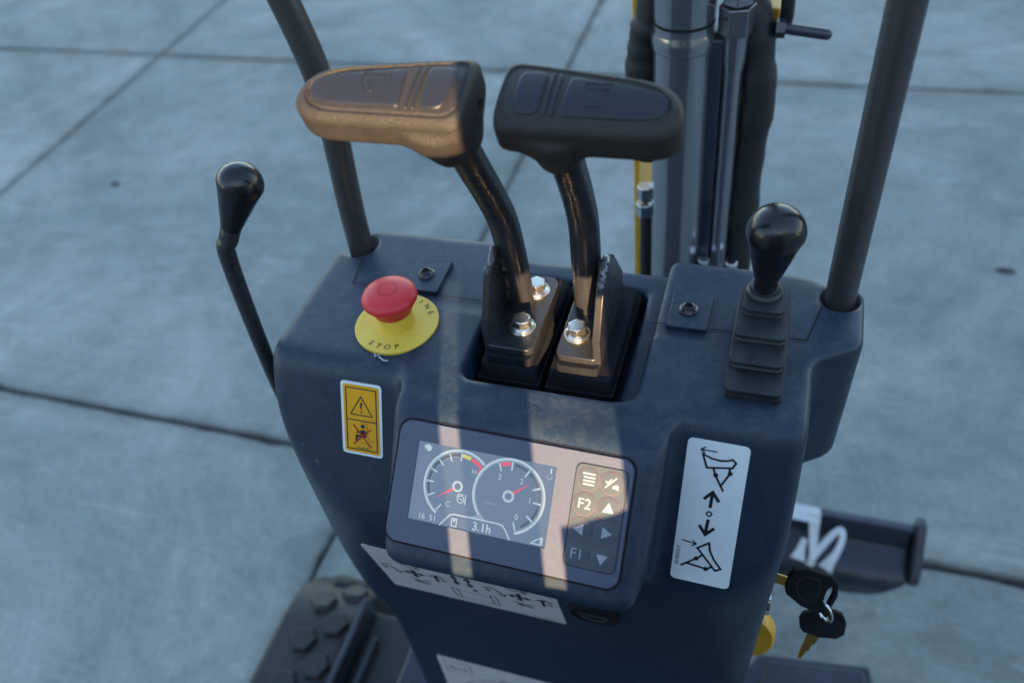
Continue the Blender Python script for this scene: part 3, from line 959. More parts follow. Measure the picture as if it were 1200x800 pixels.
# keypad
KX = -MC[0]
def kp(x, d): return (x + KX, -(d - MC[1]))
p0 = kp(-0.0970, 0.0170); p1 = kp(-0.0645, 0.0805)
mb = MB().prism(rrect(p0[0], p1[0], p1[1], p0[1], 0.0040, 5), 0.0021, 0.0027, 'keypad', FM)
mb.line(rrect(p0[0], p1[0], p1[1], p0[1], 0.0040, 5), 0.0004, 0.00282, 'seam', FM, closed=True)
mb.build("keypad", monitor, smooth=False)
def btn(x, d, draw):
    cx, cy = kp(x, d)
    f_ = FM @ Matrix.Translation((cx, cy, 0.0027))
    b = MB().lathe([(0.0070, 0), (0.0070, 0.0003), (0.0066, 0.0006), (0.0, 0.0008)], 'keypad', f_, 28)
    b.arc(0, 0, 0.0070, 0, 360, 0.0004, 0.00042, 'keyring_line', f_, 28)
    draw(b, f_)
    return b.build("button", monitor, smooth=False)
ZG = 0.0009
def menu(b, f_):
    for i, y in enumerate((0.0036, 0.0014, -0.0008, -0.0030)):
        b.line([(-0.0040 + 0.0008 * (i > 0), y), (0.0040, y)], 0.0010, ZG, 'glyph', f_)
def mute(b, f_):
    b.line([(-0.0040, -0.0030), (0.0026, 0.0040)], 0.0008, ZG, 'glyph', f_)
    b.line([(-0.0040, 0.0014), (-0.0026, 0.0000), (-0.0004, 0.0030)], 0.0009, ZG + .0001, 'glyph', f_)
    b.flat([(0.0006, -0.0014), (0.0026, 0.0000), (0.0042, -0.0004), (0.0046, -0.0036), (0.0028, -0.0028), (0.0006, -0.0026)], ZG, 'glyph', f_)
def tri(a):
    def d_(b, f_):
        b.flat(ngon(0, 0, 0.0042, 3, a), ZG, 'glyph', f_)
    return d_
def word(s):
    return lambda b, f_: b.text(s, 0.0092, 0, 0, ZG, 'glyph', f_, spread=1.0)
for x, d, dr, lb in ((-0.0884, 0.0262, menu, "menu button with four bars"), (-0.0738, 0.0262, mute, "mute button with tick and horn"), (-0.0888, 0.0416, word("F2"), "button marked F2"),
                     (-0.0737, 0.0419, tri(90), "button with up arrow"), (-0.0894, 0.0572, tri(180), "button with left arrow"), (-0.0734, 0.0566, tri(0), "button with right arrow"),
                     (-0.0890, 0.0726, word("F1"), "button marked F1"), (-0.0734, 0.0721, tri(-90), "button with down arrow")):
    tag(btn(x, d, dr), lb)

# emergency stop -------------------------------------------------------
ES = T @ Matrix.Translation((-0.2525, 0.3815, 0))
disc = MB().lathe([(0.0310, -0.001), (0.0310, 0.0010), (0.0304, 0.0014), (0.0, 0.0014)], 'yellow', ES, 64)
def ring_text(mb, s, r, a0, step, size, flip):
    for i, ch in enumerate(s):
        a = a0 + step * i
        rot = R(a) - math.pi / 2 + (math.pi if flip else 0)
        mb.text(ch, size, r * math.cos(R(a)), r * math.sin(R(a)), 0.0016, 'ink', ES, rot=rot, bold=0.00005)
ring_text(disc, "STOP", 0.0255, -114, 15.5, 0.0062, True)
ring_text(disc, "ENGINE", 0.0255, 118, -17, 0.0062, False)
estop = disc.build("emergency_stop", ex, angle=30)
tag(estop, "red mushroom button on a round yellow plate marked STOP")
MB().lathe([(0.0132, 0.001), (0.0132, 0.0150), (0.0125, 0.0155)], 'yellow', ES, 40).build("collar", estop, angle=30)
mb = MB().lathe([(0.0136, 0.0165), (0.0143, 0.0175), (0.0148, 0.0222), (0.0156, 0.0240), (0.0188, 0.0262), (0.0201, 0.0285), (0.0200, 0.0305), (0.0185, 0.0330), (0.0150, 0.0350), (0.0095, 0.0362), (0.0, 0.0366)], 'red', ES @ Matrix.Translation((0, 0, -0.0028)), 56)
mb.arc(0, 0.0, 0.0066, 0, 360, 0.0005, 0.0340, 'redrim', ES, 40)
mb.build("push_button", estop, angle=50)

# travel levers ---------------------------------------------------------
def grip_sdf(P, hx, px):
    """inner end at x=-0.052, outer end at x=+0.052, pad faces +z"""
    x, y, z = P
    def outline(o):
        q = (x, y, 0)
        d = smax(-0.0525 + o - x, plane(q, (-0.05, 0.0225 - o, 0), (0.13, 1, 0)), 0.010)
        d = smax(d, -0.0205 + o - y, 0.010)
        # blunt round outer end
        e = smax(plane(q, (0.0520 - o, 0, 0), (1, 0.05, 0)), plane(q, (0.0470 - o, 0.0060 - o, 0), (0.72, 0.70, 0)), 0.018)
        e = smax(e, plane(q, (0.0515 - o, -0.0165 + o, 0), (0.68, -0.73, 0)), 0.012)
        return smax(d, e, 0.012)
    s = outline(0.0)
    f = smax(smax(s, z - crown(y), 0.007), -0.0180 - z, 0.011)
    rec = np.maximum(outline(0.0055), crown(y) - 0.0011 - z)
    f = smax(f, -rec, 0.0012)
    gr = np.maximum(np.abs(outline(0.0048)) - 0.0007, crown(y) - 0.0018 - z)
    f = smax(f, -gr, 0.0006)
    # hub that swallows the stem, flush with the inner end
    t = np.clip((-0.004 - z) / 0.034, 0, 1)
    r = np.sqrt((x - hx) ** 2 + (y + 0.0005) ** 2 * 0.95)
    h = np.maximum(r - (0.0215 - 0.0050 * t * t), -0.0345 - z)
    h = smax(h, z + 0.004, 0.004)
    h = smax(h, plane(P, (px, 0, -0.018), (0.80, 0, -0.60)), 0.01)
    f = smin(f, h, 0.008)
    f = smax(f, -0.0525 - x, 0.005)
    hole = np.maximum(np.sqrt((y - 0.004) ** 2 + (z + 0.008) ** 2) - 0.0036, x + 0.046)
    return smax(f, -hole, 0.001)
def crown(y):
    return 0.0146 - 9.0 * (y - 0.002) ** 2
GRIPS = {sd: surface_nets(lambda P, q=q: grip_sdf(P, *q), (-0.056, -0.026, -0.050), (0.056, 0.027, 0.017), 0.0006)
         for sd, q in ((-1, (-0.0315, -0.013)), (1, (-0.0190, 0.006)))}

def lever(label, side, bx, by, stem, gpos, tilt, scale, fxl, boltx, yaw=0.0):
    root = MB()
    root.tube(stem, 0.0102, 'black', 24, steps=8)
    st = root.build("travel_lever", ex, angle=50)
    tag(st, label)
    # grip frame
    gf = Matrix.Translation(gpos) @ Matrix.Rotation(yaw, 4, 'Z') @ Matrix.Rotation(tilt, 4, 'X') @ Matrix.Diagonal((scale * (1 if side > 0 else -1), scale * 1.14, scale * 0.87, 1))
    GV, GF = GRIPS[side]
    V = [gf @ Vector(p) for p in GV.tolist()]
    F = GF if side > 0 else GF[:, ::-1]
    link_mesh("grip", V, F.tolist(), [], ['rubber'], st, angle=180)
    zt = 0.0
    def pad(poly, name, k=0.003):
        n_ = len(poly)
        ar = sum(poly[i][0] * poly[(i + 1) % n_][1] - poly[(i + 1) % n_][0] * poly[i][1] for i in range(n_))
        pl = poly if ar > 0 else poly[::-1]
        def fn(P):
            x, y, z = P
            d = None
            for i in range(n_):
                (x0, y0), (x1, y1) = pl[i], pl[(i + 1) % n_]
                L = math.hypot(x1 - x0, y1 - y0)
                e = (x - x0) * ((y1 - y0) / L) - (y - y0) * ((x1 - x0) / L)
                d = e if d is None else smax(d, e, k)
            return np.maximum(smax(d, z - crown(y) - 0.0002, 0.0016), crown(y) - 0.0022 - z)
        xs = [p[0] for p in pl]; ys = [p[1] for p in pl]
        h = 0.0005 if len(pl) > 4 else 0.0003
        v, f = surface_nets(fn, (min(xs) - 0.002, min(ys) - 0.002, 0.0080), (max(xs) + 0.002, max(ys) + 0.002, 0.0165), h)
        if side < 0: f = f[:, ::-1]
        return link_mesh(name, [gf @ Vector(p) for p in v.tolist()], f.tolist(), [], ['pad'], st, angle=180)
    # long thumb pad with embossed emblem, short pad, two ribs
    def back(x): return 0.0225 - 0.0090 - 0.131 * (x + 0.05)
    long_ = [(-0.0150, -0.0128), (0.0330, -0.0128), (0.0380, -0.0112), (0.0410, -0.0075), (0.0420, -0.0035), (0.0408, -0.0002), (0.0385, 0.0022), (0.0345, 0.0038), (-0.0128, 0.0103)]
    pad(long_, "thumb_pad")
    b = MB()
    def bar(a, c, wd=0.0011):
        a, c = Vector(a), Vector(c)
        d = (c - a).normalized() * wd / 2; n_ = Vector((-d.y, d.x))
        q = [a + n_ - d, a - n_ - d, c - n_ + d, c + n_ + d]
        v = [(p.x, p.y, crown(p.y) - 0.0004) for p in q] + [(p.x, p.y, crown(p.y) + 0.00065) for p in q]
        f_ = [(0, 1, 5, 4), (1, 2, 6, 5), (2, 3, 7, 6), (3, 0, 4, 7), (4, 5, 6, 7)]
        b.add(v, f_ if side > 0 else [t_[::-1] for t_ in f_], 'pad', gf)
    cx = 0.0035
    bar((cx - 0.0075, 0.0060), (cx + 0.0075, 0.0060)); bar((cx - 0.0075, 0.0060), (cx - 0.0085, 0.0005)); bar((cx + 0.0075, 0.0060), (cx + 0.0085, 0.0005))
    bar((cx - 0.0085, 0.0005), (cx - 0.0040, -0.0072)); bar((cx + 0.0085, 0.0005), (cx + 0.0040, -0.0072)); bar((cx - 0.0040, -0.0072), (cx + 0.0040, -0.0072))
    bar((cx - 0.0048, 0.0030), (cx + 0.0048, 0.0030), 0.0016); bar((cx + 0.0046, 0.0006), (cx + 0.0005, -0.0052), 0.0016)
    tag(b.build("emblem", st, bevel=0.0002), kind="stuff")
    pad([(-0.0375, -0.0128), (-0.0272, -0.0128), (-0.0262, -0.0118), (-0.0254, back(-0.026) + 0.0015), (-0.0385, back(-0.036) + 0.0012), (-0.0412, back(-0.042) - 0.0015), (-0.0410, -0.0095)], "thumb_pad")
    for x in (-0.0226, -0.0186):
        pad([(x - 0.0011, -0.0132), (x + 0.0011, -0.0132), (x + 0.0011, back(x) + 0.0025), (x - 0.0011, back(x) + 0.0025)], "rib", 0.0006)
    # bolted foot: base plate and upright flange
    z0, z1 = -0.001, 0.0048
    s = side
    if s < 0: xa, xb = fxl, -0.1455
    else: xa, xb = -0.1300, fxl
    mb = MB().prism(rrect(xa, xb, 0.3685, 0.4450, 0.0065, 4), z0, z1, 'black', T)
    mb.build("foot_plate", st, bevel=0.0012)
    xo, xi = (fxl - 0.0003, fxl + 0.0052) if s < 0 else (fxl + 0.0003, fxl - 0.0052)
    prof = [(0.3700, z0 - 0.0003), (0.3700, 0.020), (0.3890, 0.053), (0.4060, 0.060), (0.4190, 0.055), (0.4440, 0.020), (0.4440, z0 - 0.0003)]
    fl = Matrix(((0, 0, 1, 0), (1, 0, 0, 0), (0, 1, 0, 0), (0, 0, 0, 1)))
    mb = MB().prism(prof, min(xo, xi), max(xo, xi), 'black', T @ fl)
    mb.build("flange", st, bevel=0.0010)
    # weld between flange and stem
    mb = MB()
    rr = random.Random(3 if s < 0 else 4)
    x_in = max(xo, xi) if s < 0 else min(xo, xi)
    for sy in (-1, 1):
        pts = []
        for i in range(15 if sy < 0 else 11):
            pts.append((x_in + (0.0014 if s < 0 else -0.0014) + rr.uniform(-.0006, .0006), by + sy * 0.0080 + rr.uniform(-.0012, .0012), ZT0 + 0.012 + i * 0.0030))
        mb.tube(pts, [0.0032 * rr.uniform(0.7, 1.25) for _ in pts], 'weld', 8)
    mb.build("weld", st, angle=70)
    # ragged bare metal along the flange's upper edges
    mb = MB()
    xm = (xo + xi) / 2
    P_, r_ = smooth_path([Vector((xm, y_, ZT0 + z_)) for y_, z_ in ((0.3885, 0.0520), (0.3960, 0.0560), (0.4060, 0.0596), (0.4170, 0.0545))], [0.0022] * 4, 5)
    P_ = [p + Vector((rr.uniform(-.0008, .0008), rr.uniform(-.0006, .0006), rr.uniform(-.0008, .0008))) for p in P_]
    mb.tube(P_, [0.0021 * rr.uniform(0.75, 1.3) for _ in P_], 'bare', 7)
    mb.build("ragged_edge", st, angle=25)
    for cy in (0.3900, 0.4280):
        bf = T @ Matrix.Translation((boltx, cy, z1)) @ Matrix.Rotation(rr.random(), 4, 'Z')
        mb = MB().lathe([(0.0095, 0), (0.0095, 0.0013), (0.0090, 0.0017), (0.0070, 0.0017)], 'zinc', bf, 32)
        mb.lathe([(0.0082, 0.0017), (0.0082, 0.0024), (0.0064, 0.0038)], 'zinc', bf, 32)
        mb.prism(ngon(0, 0, 0.0068, 6), 0.0030, 0.0088, 'zinc', bf)
        mb.prism(ngon(0, 0, 0.0060, 24), 0.0086, 0.0093, 'zinc', bf, taper=0.86)
        mb.build("bolt", st, bevel=0.0003, angle=28)
    # stepped rubber boot below the foot
    xa2, xb2 = (-0.1860, -0.1405) if s < 0 else (-0.1365, -0.0880)
    mb = MB().prism(rrect(xa2, xb2, 0.3590, 0.4630, 0.0015, 2), -0.0300, -0.0190, 'boot', T)
    mb.prism(rrect(xa2 + 0.0015, xb2 - 0.0015, 0.3605, 0.4615, 0.003, 2), -0.0192, -0.0085, 'boot', T, taper=0.95)
    mb.prism(rrect(min(xa, xb) + 0.001, max(xa, xb) - 0.001, 0.3650, 0.4480, 0.003, 2), -0.0087, -0.0012, 'boot', T)
    mb.build("boot", st, bevel=0.0008)
    return st
def rel(x, y, z): return (x, y, CAM_Z + z)
lever("left travel lever whose T grip points left", -1, -0.168, 0.418,
      [rel(-0.1680, 0.4175, -0.4095), rel(-0.1695, 0.4170, -0.370), rel(-0.1720, 0.4150, -0.336), rel(-0.1745, 0.4040, -0.305), rel(-0.1760, 0.3880, -0.272), rel(-0.1760, 0.372, -0.240)],
      rel(-0.2035, 0.3580, -0.2165), R(17), 0.955, -0.1805, -0.1585)
lever("right travel lever whose T grip points right", 1, -0.118, 0.420,
      [rel(-0.1180, 0.4200, -0.4095), rel(-0.1180, 0.4200, -0.370), rel(-0.1180, 0.4190, -0.334), rel(-0.1180, 0.4080, -0.302), rel(-0.1175, 0.3920, -0.270), rel(-0.1155, 0.378, -0.240)],
      rel(-0.0942, 0.3660, -0.2210), R(17), 0.945, -0.0985, -0.1190)

# blade lever (right) ----------------------------------------------------
mb = MB().tube([rel(-0.001, 0.434, -0.405), rel(-0.0005, 0.430, -0.370)], 0.0062, 'black', 20)
bl = mb.build("blade_lever", ex, angle=50)
tag(bl, "short blade lever with a black ball knob above a stepped rubber boot")
mb = MB()
JF = T @ Matrix.Translation((0.0005, 0, 0))
mb.prism(rrect(-0.0170, 0.0180, 0.3580, 0.4430, 0.0035, 4), -0.001, 0.0035, 'bellows', JF)
for i, (y0, y1, z0, z1, w0) in enumerate(((0.3590, 0.4420, 0.0028, 0.0075, 0.0168), (0.3770, 0.4420, 0.0072, 0.0140, 0.0162), (0.3950, 0.4420, 0.0138, 0.0205, 0.0158), (0.4130, 0.4405, 0.0203, 0.0265, 0.0128))):
    mb.prism(rrect(-w0, w0, y0, y1, 0.0040, 4), z0, z1 - 0.0022, 'bellows', JF, taper=0.86)
    mb.prism(rrect(-w0 * 1.03, w0 * 1.03, y0 - 0.0012, y1, 0.0040, 4), z1 - 0.0026, z1, 'bellows', JF)
fj = JF @ Matrix.Translation((-0.001, 0.4300, 0.026))
mb.lathe([(0.0120, 0), (0.0118, 0.003), (0.0100, 0.0045), (0.0095, 0.0075), (0.0078, 0.0085)], 'bellows', fj, 28)
mb.build("boot", bl, bevel=0.0011, seg=3, angle=40)
def knob(name, parent, base, top, prof, m='knob'):
    b, t = Vector(base), Vector(top)
    d = (t - b)
    fr_ = frame(b, d.cross(Vector((0, 1, 0))) if abs(d.normalized().y) < 0.9 else (1, 0, 0), (0, 1, 0))
    z = d.normalized(); x = Vector((1, 0, 0)); x = (x - z * x.dot(z)).normalized(); y = z.cross(x)
    fr_ = Matrix((x, y, z)).transposed().to_4x4(); fr_.translation = b
    L = d.length
    return MB().lathe([(r, h * L) for r, h in prof], m, fr_, 40).build(name, parent, angle=40)
def ball_profile(rn, rb, hb):
    p = [(0.0, 0.0), (rn * 0.9, 0.0), (rn, 0.02), (rn * 0.98, 0.16), (rn * 0.92, 0.18), (rn * 1.05, 0.24)]
    for i in range(1, 8):
        t = i / 8
        p.append((rn * 1.05 + (rb * 0.97 - rn * 1.05) * (t ** 0.92), 0.24 + (hb - 0.24) * t))
    for i in range(0, 11):
        a = math.pi / 2 * i / 10
        p.append((rb * math.cos(a) if i < 10 else 0.0, hb + (1 - hb) * math.sin(a)))
    return p
knob("ball_knob", bl, rel(-0.0010, 0.4290, -0.388), rel(0.0022, 0.4200, -0.3130), ball_profile(0.0078, 0.0180, 0.765))

# side lever (left) --------------------------------------------------------
sl = MB().tube([rel(-0.366, 0.362, -0.640), rel(-0.3655, 0.361, -0.520), rel(-0.3640, 0.360, -0.455), rel(-0.3580, 0.361, -0.352), rel(-0.3530, 0.364, -0.334), rel(-0.346, 0.369, -0.320)],
               [0.0058, 0.0058, 0.0058, 0.0062, 0.0068, 0.0070], 'black', 18, steps=6).build("side_lever", ex, angle=60)
tag(sl, "slim black side lever with a ball knob left of the console")
knob("ball_knob", sl, rel(-0.3495, 0.3665, -0.3262), rel(-0.3300, 0.3800, -0.2830), [(0, 0), (0.0070, 0), (0.0076, 0.06)] + [(0.0076 + 0.0074 * t, 0.06 + 0.62 * t) for t in (0.25, 0.5, 0.75)] +
     [(0.0155 * math.cos(math.pi / 2 * i / 10) if i < 10 else 0, 0.70 + 0.30 * math.sin(math.pi / 2 * i / 10)) for i in range(11)])

# guard posts ---------------------------------------------------------------
pts = [(-0.3215, 0.4635, -0.462), (-0.3180, 0.4635, -0.380), (-0.3145, 0.4635, -0.335), (-0.3120, 0.4635, -0.300), (-0.3125, 0.4635, -0.265), (-0.3168, 0.4630, -0.232), (-0.3228, 0.4625, -0.200), (-0.330, 0.462, -0.160), (-0.335, 0.461, -0.10), (-0.336, 0.46, 0.0)]
tag(MB().tube([rel(*p) for p in pts], 0.0101, 'tube', 28, steps=5).build("guard_post", ex, angle=60), "bent brown black guard post rising from the console's left rear corner")
tag(MB().tube([rel(0.0500, 0.4640, -0.462), rel(0.0500, 0.4640, -0.3), rel(0.0500, 0.4640, 0.0)], 0.0104, 'tube', 28).build("guard_post", ex, angle=60), "straight brown black guard post rising from the console's right rear corner")

# boom with its cylinder and hoses --------------------------------------------
BY = 0.75
boom = MB()
boom.box(-0.162, -0.1555, 0.80, 0.93, 0.55, 2.05, 'yelpaint')
boom.box(-0.052, -0.041, 0.80, 0.93, 1.225, 2.05, 'yelpaint')
boom.box(-0.1554, -0.041, 0.915, 0.927, 1.225, 2.05, 'yelpaint')
boom.box(-0.1554, -0.041, 0.84, 0.93, 0.55, 0.8, 'yelpaint')
bm = boom.build("boom", ex, bevel=0.002)
tag(bm, "yellow boom standing upright behind its grey cylinder")
def cyl_prof(pr, m, x, y, z0=0.0):
    return MB().lathe(pr, m, Matrix.Translation((x, y, z0)), 48)
cb = cyl_prof([(0.0, 0.62), (0.0285, 0.62), (0.0285, 1.221), (0.0300, 1.223), (0.0305, 1.228), (0.0305, 1.234), (0.0290, 1.238), (0.0285, 1.240), (0.0285, 1.2460)], 'cyl', -0.1035, BY)
cb.lathe([(0.0279, 1.246), (0.0279, 1.249)], 'seam', Matrix.Translation((-0.1035, BY, 0)), 48)
cb.lathe([(0.0285, 1.249), (0.0285, 1.60), (0.028, 1.603), (0.0, 1.603)], 'cyl', Matrix.Translation((-0.1035, BY, 0)), 48)
cy = cb.build("boom_cylinder", ex, angle=30)
tag(cy, "thick glossy grey hydraulic cylinder")
MB().tube([(-0.105, BY, 1.60), (-0.105, BY, 1.98)], 0.018, 'chrome', 32).build("piston_rod", cy, angle=40)
pip = MB().tube([(-0.0575, BY - 0.002, 0.66), (-0.0568, BY - 0.002, 1.205)], 0.0098, 'cyl', 24)
pip.tube([(-0.0568, BY - 0.002, 1.203), (-0.0568, BY - 0.002, 1.212)], 0.0108, 'cyl', 24)
pip.build("hydraulic_pipe", cy, angle=40)
pip = MB().prism(ngon(0, 0, 0.0165, 6, 12), 1.236, 1.262, 'cyl', Matrix.Translation((-0.0568, BY - 0.002, 0)))
pip.prism(ngon(0, 0, 0.0145, 6, 34), 1.264, 1.300, 'cyl', Matrix.Translation((-0.0568, BY - 0.002, 0)))
pip.lathe([(0.0118, 1.21), (0.0125, 1.236)], 'cyl', Matrix.Translation((-0.0568, BY - 0.002, 0)), 24)
pip.build("pipe_fitting", cy, bevel=0.001)
MB().box(-0.082, -0.066, BY - 0.012, BY + 0.012, 0.7, 1.232, 'steel').build("pipe_bracket", cy, bevel=0.002)
rd = random.Random(2)
def hose(pts, r, steps=8, wob=0.0005):
    P, rr_ = smooth_path([Vector(p) for p in pts], [r] * len(pts), steps)
    P = [p + Vector((rd.uniform(-wob, wob), rd.uniform(-wob, wob), 0)) for p in P]
    rr_ = [q * (1 + 0.06 * math.sin(i * 0.55 + r * 900) + 0.05 * math.sin(i * 1.31) + rd.uniform(-0.015, 0.015)) for i, q in enumerate(rr_)]
    return MB().tube(P, rr_, 'hose', 18)
tag(hose([(-0.0345, BY + .012, 0.90), (-0.0365, BY + .012, 1.00), (-0.0350, BY + .012, 1.10), (-0.0325, BY + .010, 1.18), (-0.0410, BY + .014, 1.235), (-0.056, BY + .022, 1.28), (-0.064, BY + 0.03, 1.40), (-0.066, BY + 0.03, 1.9)], 0.0165).build("hydraulic_hose", cy, angle=80), "black sleeved hose right of the cylinder")
tag(hose([(-0.1360, BY + .012, 1.090), (-0.138, BY + .012, 1.12), (-0.144, BY + .012, 1.15), (-0.1455, BY + .01, 1.19), (-0.1420, BY + .008, 1.225), (-0.134, BY + .01, 1.26), (-0.13, BY + 0.02, 1.40), (-0.13, BY + 0.03, 1.8)], 0.0150).build("hydraulic_hose", cy, angle=80), "black sleeved hose left of the cylinder")
hose([(-0.1405, BY + .010, 0.80), (-0.1395, BY + .010, 1.035)], 0.0075, wob=0.0005).build("hydraulic_hose", cy, angle=80)
mb = MB()
for z, r in ((1.018, 0.010), (1.040, 0.0085)):
    mb.prism(ngon(0, 0, r, 6, 15), z, z + 0.016, 'chrome', Matrix.Translation((-0.1405, BY + .004, 0)))
mb.build("hose_coupling", cy, bevel=0.001)
mb = MB()
for x in (-0.0400, -0.0700):
    mb.prism(ngon(0, 0, 0.007, 6, 15), 0.962, 0.982, 'chrome', Matrix.Translation((x, BY - 0.02, 0)))
mb.build("hose_coupling", cy, bevel=0.001)
# small hose loop and bar on the boom's right
hl = MB().tube([(-0.040, 0.79, 1.215), (-0.026, 0.78, 1.2225), (-0.0155, 0.77, 1.236), (-0.0150, 0.765, 1.262), (-0.017, 0.765, 1.30), (-0.02, 0.77, 1.42)], 0.0062, 'hose', 16, steps=7).build("hose_loop", bm, angle=60)
mb = MB().tube([(-0.0185, 0.757, 1.237), (0.0215, 0.757, 1.2320)], 0.0050, 'steel', 16)
mb.lathe([(0.0, 0), (0.0050, 0), (0.0046, 0.002), (0.003, 0.004), (0.0, 0.005)], 'steel', frame((0.0215, 0.757, 1.2320), (0, 1, 0), (0, 0, 1)), 16)
mb.prism(ngon(0, 0, 0.0085, 6), -0.004, 0.004, 'steel', frame((-0.0180, 0.757, 1.2365), (0, 1, 0), (0, 0, 1)))
mb.build("lock_bar", bm, angle=40)
MB().box(-0.041, -0.021, 0.776, 0.80, 1.222, 1.246, 'yelpaint').build("bar_lug", bm, bevel=0.002)

# undercarriage ---------------------------------------------------------------
ch = MB().box(-0.44, 0.05, -0.75, 0.50, 0.16, 0.40, 'steel')
ch.box(-0.585, -0.43, -0.6, 0.56, 0.14, 0.235, 'track')
ch.box(-0.325, 0.030, 0.335, 0.475, 0.40, 0.46, 'steel')
ch.box(-0.325, 0.030, -0.70, 0.330, 0.40, 0.44, 'steel')
ch.box(-0.20, 0.00, 0.47, 0.93, 0.30, 0.56, 'steel')
tag(ch.build("chassis", ex, bevel=0.006), "dark steel chassis below the console")
# left track: belt with hexagonal lugs
tx0, tx1 = -0.735, -0.598
R0, TY0, TY1, TZ = 0.135, -0.90, 0.500, 0.135
def belt_path(r, n=14):
    p = []
    for i in range(n + 1):
        a = math.pi / 2 - math.pi * i / n
        p.append((TY1 + r * math.cos(a), TZ + r * math.sin(a)))
    for i in range(n + 1):
        a = -math.pi / 2 - math.pi * i / n
        p.append((TY0 + r * math.cos(a), TZ + r * math.sin(a)))
    return p
mb = MB().prism(belt_path(R0 - 0.001), tx0, tx1, 'track', Matrix(((0, 0, 1, 0), (1, 0, 0, 0), (0, 1, 0, 0), (0, 0, 0, 1))))
trk = mb.build("track", ex, bevel=0.012, angle=50)
tag(trk, "left rubber crawler track with hexagonal tread lugs")
lug = None
def lug_mesh():
    b = MB().prism(ngon(0, 0, 0.0275, 6, 12), -0.004, 0.0085, 'track', None, taper=0.78)
    return b
i = 0
pitch = 0.076
for row, x in enumerate((-0.672, -0.630)):
    y = TY0 + (pitch / 2 if row % 2 else 0)
    s_ = y
    while True:
        # walk over the upper run and round the front
        if s_ <= TY1:
            pos = Vector((x, s_, TZ + R0)); ang = 0.0
        else:
            a = (s_ - TY1) / R0
            if a > 1.5: break
            pos = Vector((x, TY1 + R0 * math.sin(a), TZ + R0 * math.cos(a))); ang = -a
        if s_ > -0.25:
            if lug is None:
                lug = lug_mesh().build("tread_lug", trk, bevel=0.002, loc=(0, 0, 0))
                o = lug
            else:
                o = lug.copy(); COL.objects.link(o)
            o.parent = trk
            o.location = pos - WORLD[trk.name]
            o.rotation_euler = (ang, 0, random.uniform(-0.15, 0.15))
        s_ += pitch
# ribs of the track frame, right of the belt
mb = MB()
for k, x in enumerate((-0.596, -0.566, -0.530, -0.500)):
    mb.box(x, x + 0.012, -0.6, 0.56 - 0.05 * k, 0.12, 0.285 - 0.03 * k, 'steel')
mb.build("track_frame", trk, bevel=0.004)
# yellow cover and step plate below the console, right
yc = MB().lathe([(0.0, 0.0), (0.0215, 0.0), (0.0215, 0.012), (0.019, 0.016), (0, 0.017)], 'yelpaint', frame((0.0275, 0.372, 0.862), (1, 0, 0), (0, 0.45, 0.9)), 40)
tag(yc.build("round_cover", ex, angle=40), "round yellow cover low on the right")
sp = MB().prism([(0.068, 0.640), (0.235, 0.660), (0.252, 0.585), (0.255, 0.50), (0.045, 0.50), (0.045, 0.60)], 0.19, 0.245, 'steel')
sp.prism([(0.080, 0.630), (0.225, 0.648), (0.238, 0.58), (0.075, 0.58)], 0.244, 0.252, 'steel')
tag(sp.build("step_plate", ex, bevel=0.006), "dark step plate beside the track")

# dozer blade ------------------------------------------------------------------
bx0, bx1 = -0.30, 0.300
mb = MB()
F_X = Matrix(((0, 0, 1, 0), (1, 0, 0, 0), (0, 1, 0, 0), (0, 0, 0, 1)))
pa = [(0.905, 0.125), (0.928, 0.170), (0.925, 0.270), (0.908, 0.272), (0.906, 0.255), (0.898, 0.226), (0.862, 0.212), (0.846, 0.207), (0.836, 0.192), (0.838, 0.145), (0.850, 0.125)]
secs = [(bx0, 0.0), (bx1 - 0.090, 0.0), (bx1 - 0.055, 0.10), (bx1 - 0.028, 0.32), (bx1 - 0.010, 0.62), (bx1, 0.90)]
v, f = [], []
n = len(pa)
for x, t in secs:
    for y, z in pa:
        v.append((x, y + (0.012 * t if y < 0.87 else 0), z + (t * (0.198 - z) if z < 0.198 else 0)))
for i in range(len(secs) - 1):
    for k in range(n):
        j = (k + 1) % n
        f.append((i * n + k, i * n + j, (i + 1) * n + j, (i + 1) * n + k))
f.append(tuple(range(n - 1, -1, -1))); f.append(tuple((len(secs) - 1) * n + k for k in range(n)))
mb.add(v, f, 'steel')
bd = mb.build("dozer_blade", ex, bevel=0.004, angle=40)
tag(bd, "black dozer blade with a white ribbon by the console's right")
ep = [(0.905, 0.180), (0.930, 0.20), (0.936, 0.280), (0.914, 0.284), (0.856, 0.232), (0.842, 0.214), (0.848, 0.192), (0.86, 0.182)]
MB().prism(ep, bx1 + 0.001, bx1 + 0.019, 'steel', F_X).build("end_plate", bd, bevel=0.005)
# white tag and ribbon tied round the upper rail
mb = MB()
up_n = Vector((0, -0.35, 0.94)).normalized()
def ribbon(pts, widths, th=0.0014):
    P, W = smooth_path([Vector(p) for p in pts], widths, 6)
    v, f = [], []
    for i, p in enumerate(P):
        d = (P[min(i + 1, len(P) - 1)] - P[max(i - 1, 0)]).normalized()
        s_ = d.cross(up_n).normalized() * W[i] / 2
        v += [p + s_, p - s_, p - s_ + up_n * th, p + s_ + up_n * th]
    for i in range(len(P) - 1):
        for k in range(4):
            j = (k + 1) % 4
            f.append((i * 4 + j, i * 4 + k, i * 4 + 4 + k, i * 4 + 4 + j))
    f.append((0, 1, 2, 3)); f.append(tuple(len(v) - 4 + k for k in (3, 2, 1, 0)))
    mb.add(v, f, 'white')
FT = frame((0.118, 0.9120, 0.2755), (1, -0.02, 0), (0, 0.85, 0.42))
mb.prism(rrect(-0.040, 0.0270, -0.022, 0.006, 0.005, 4), 0.0, 0.0016, 'white', FT)
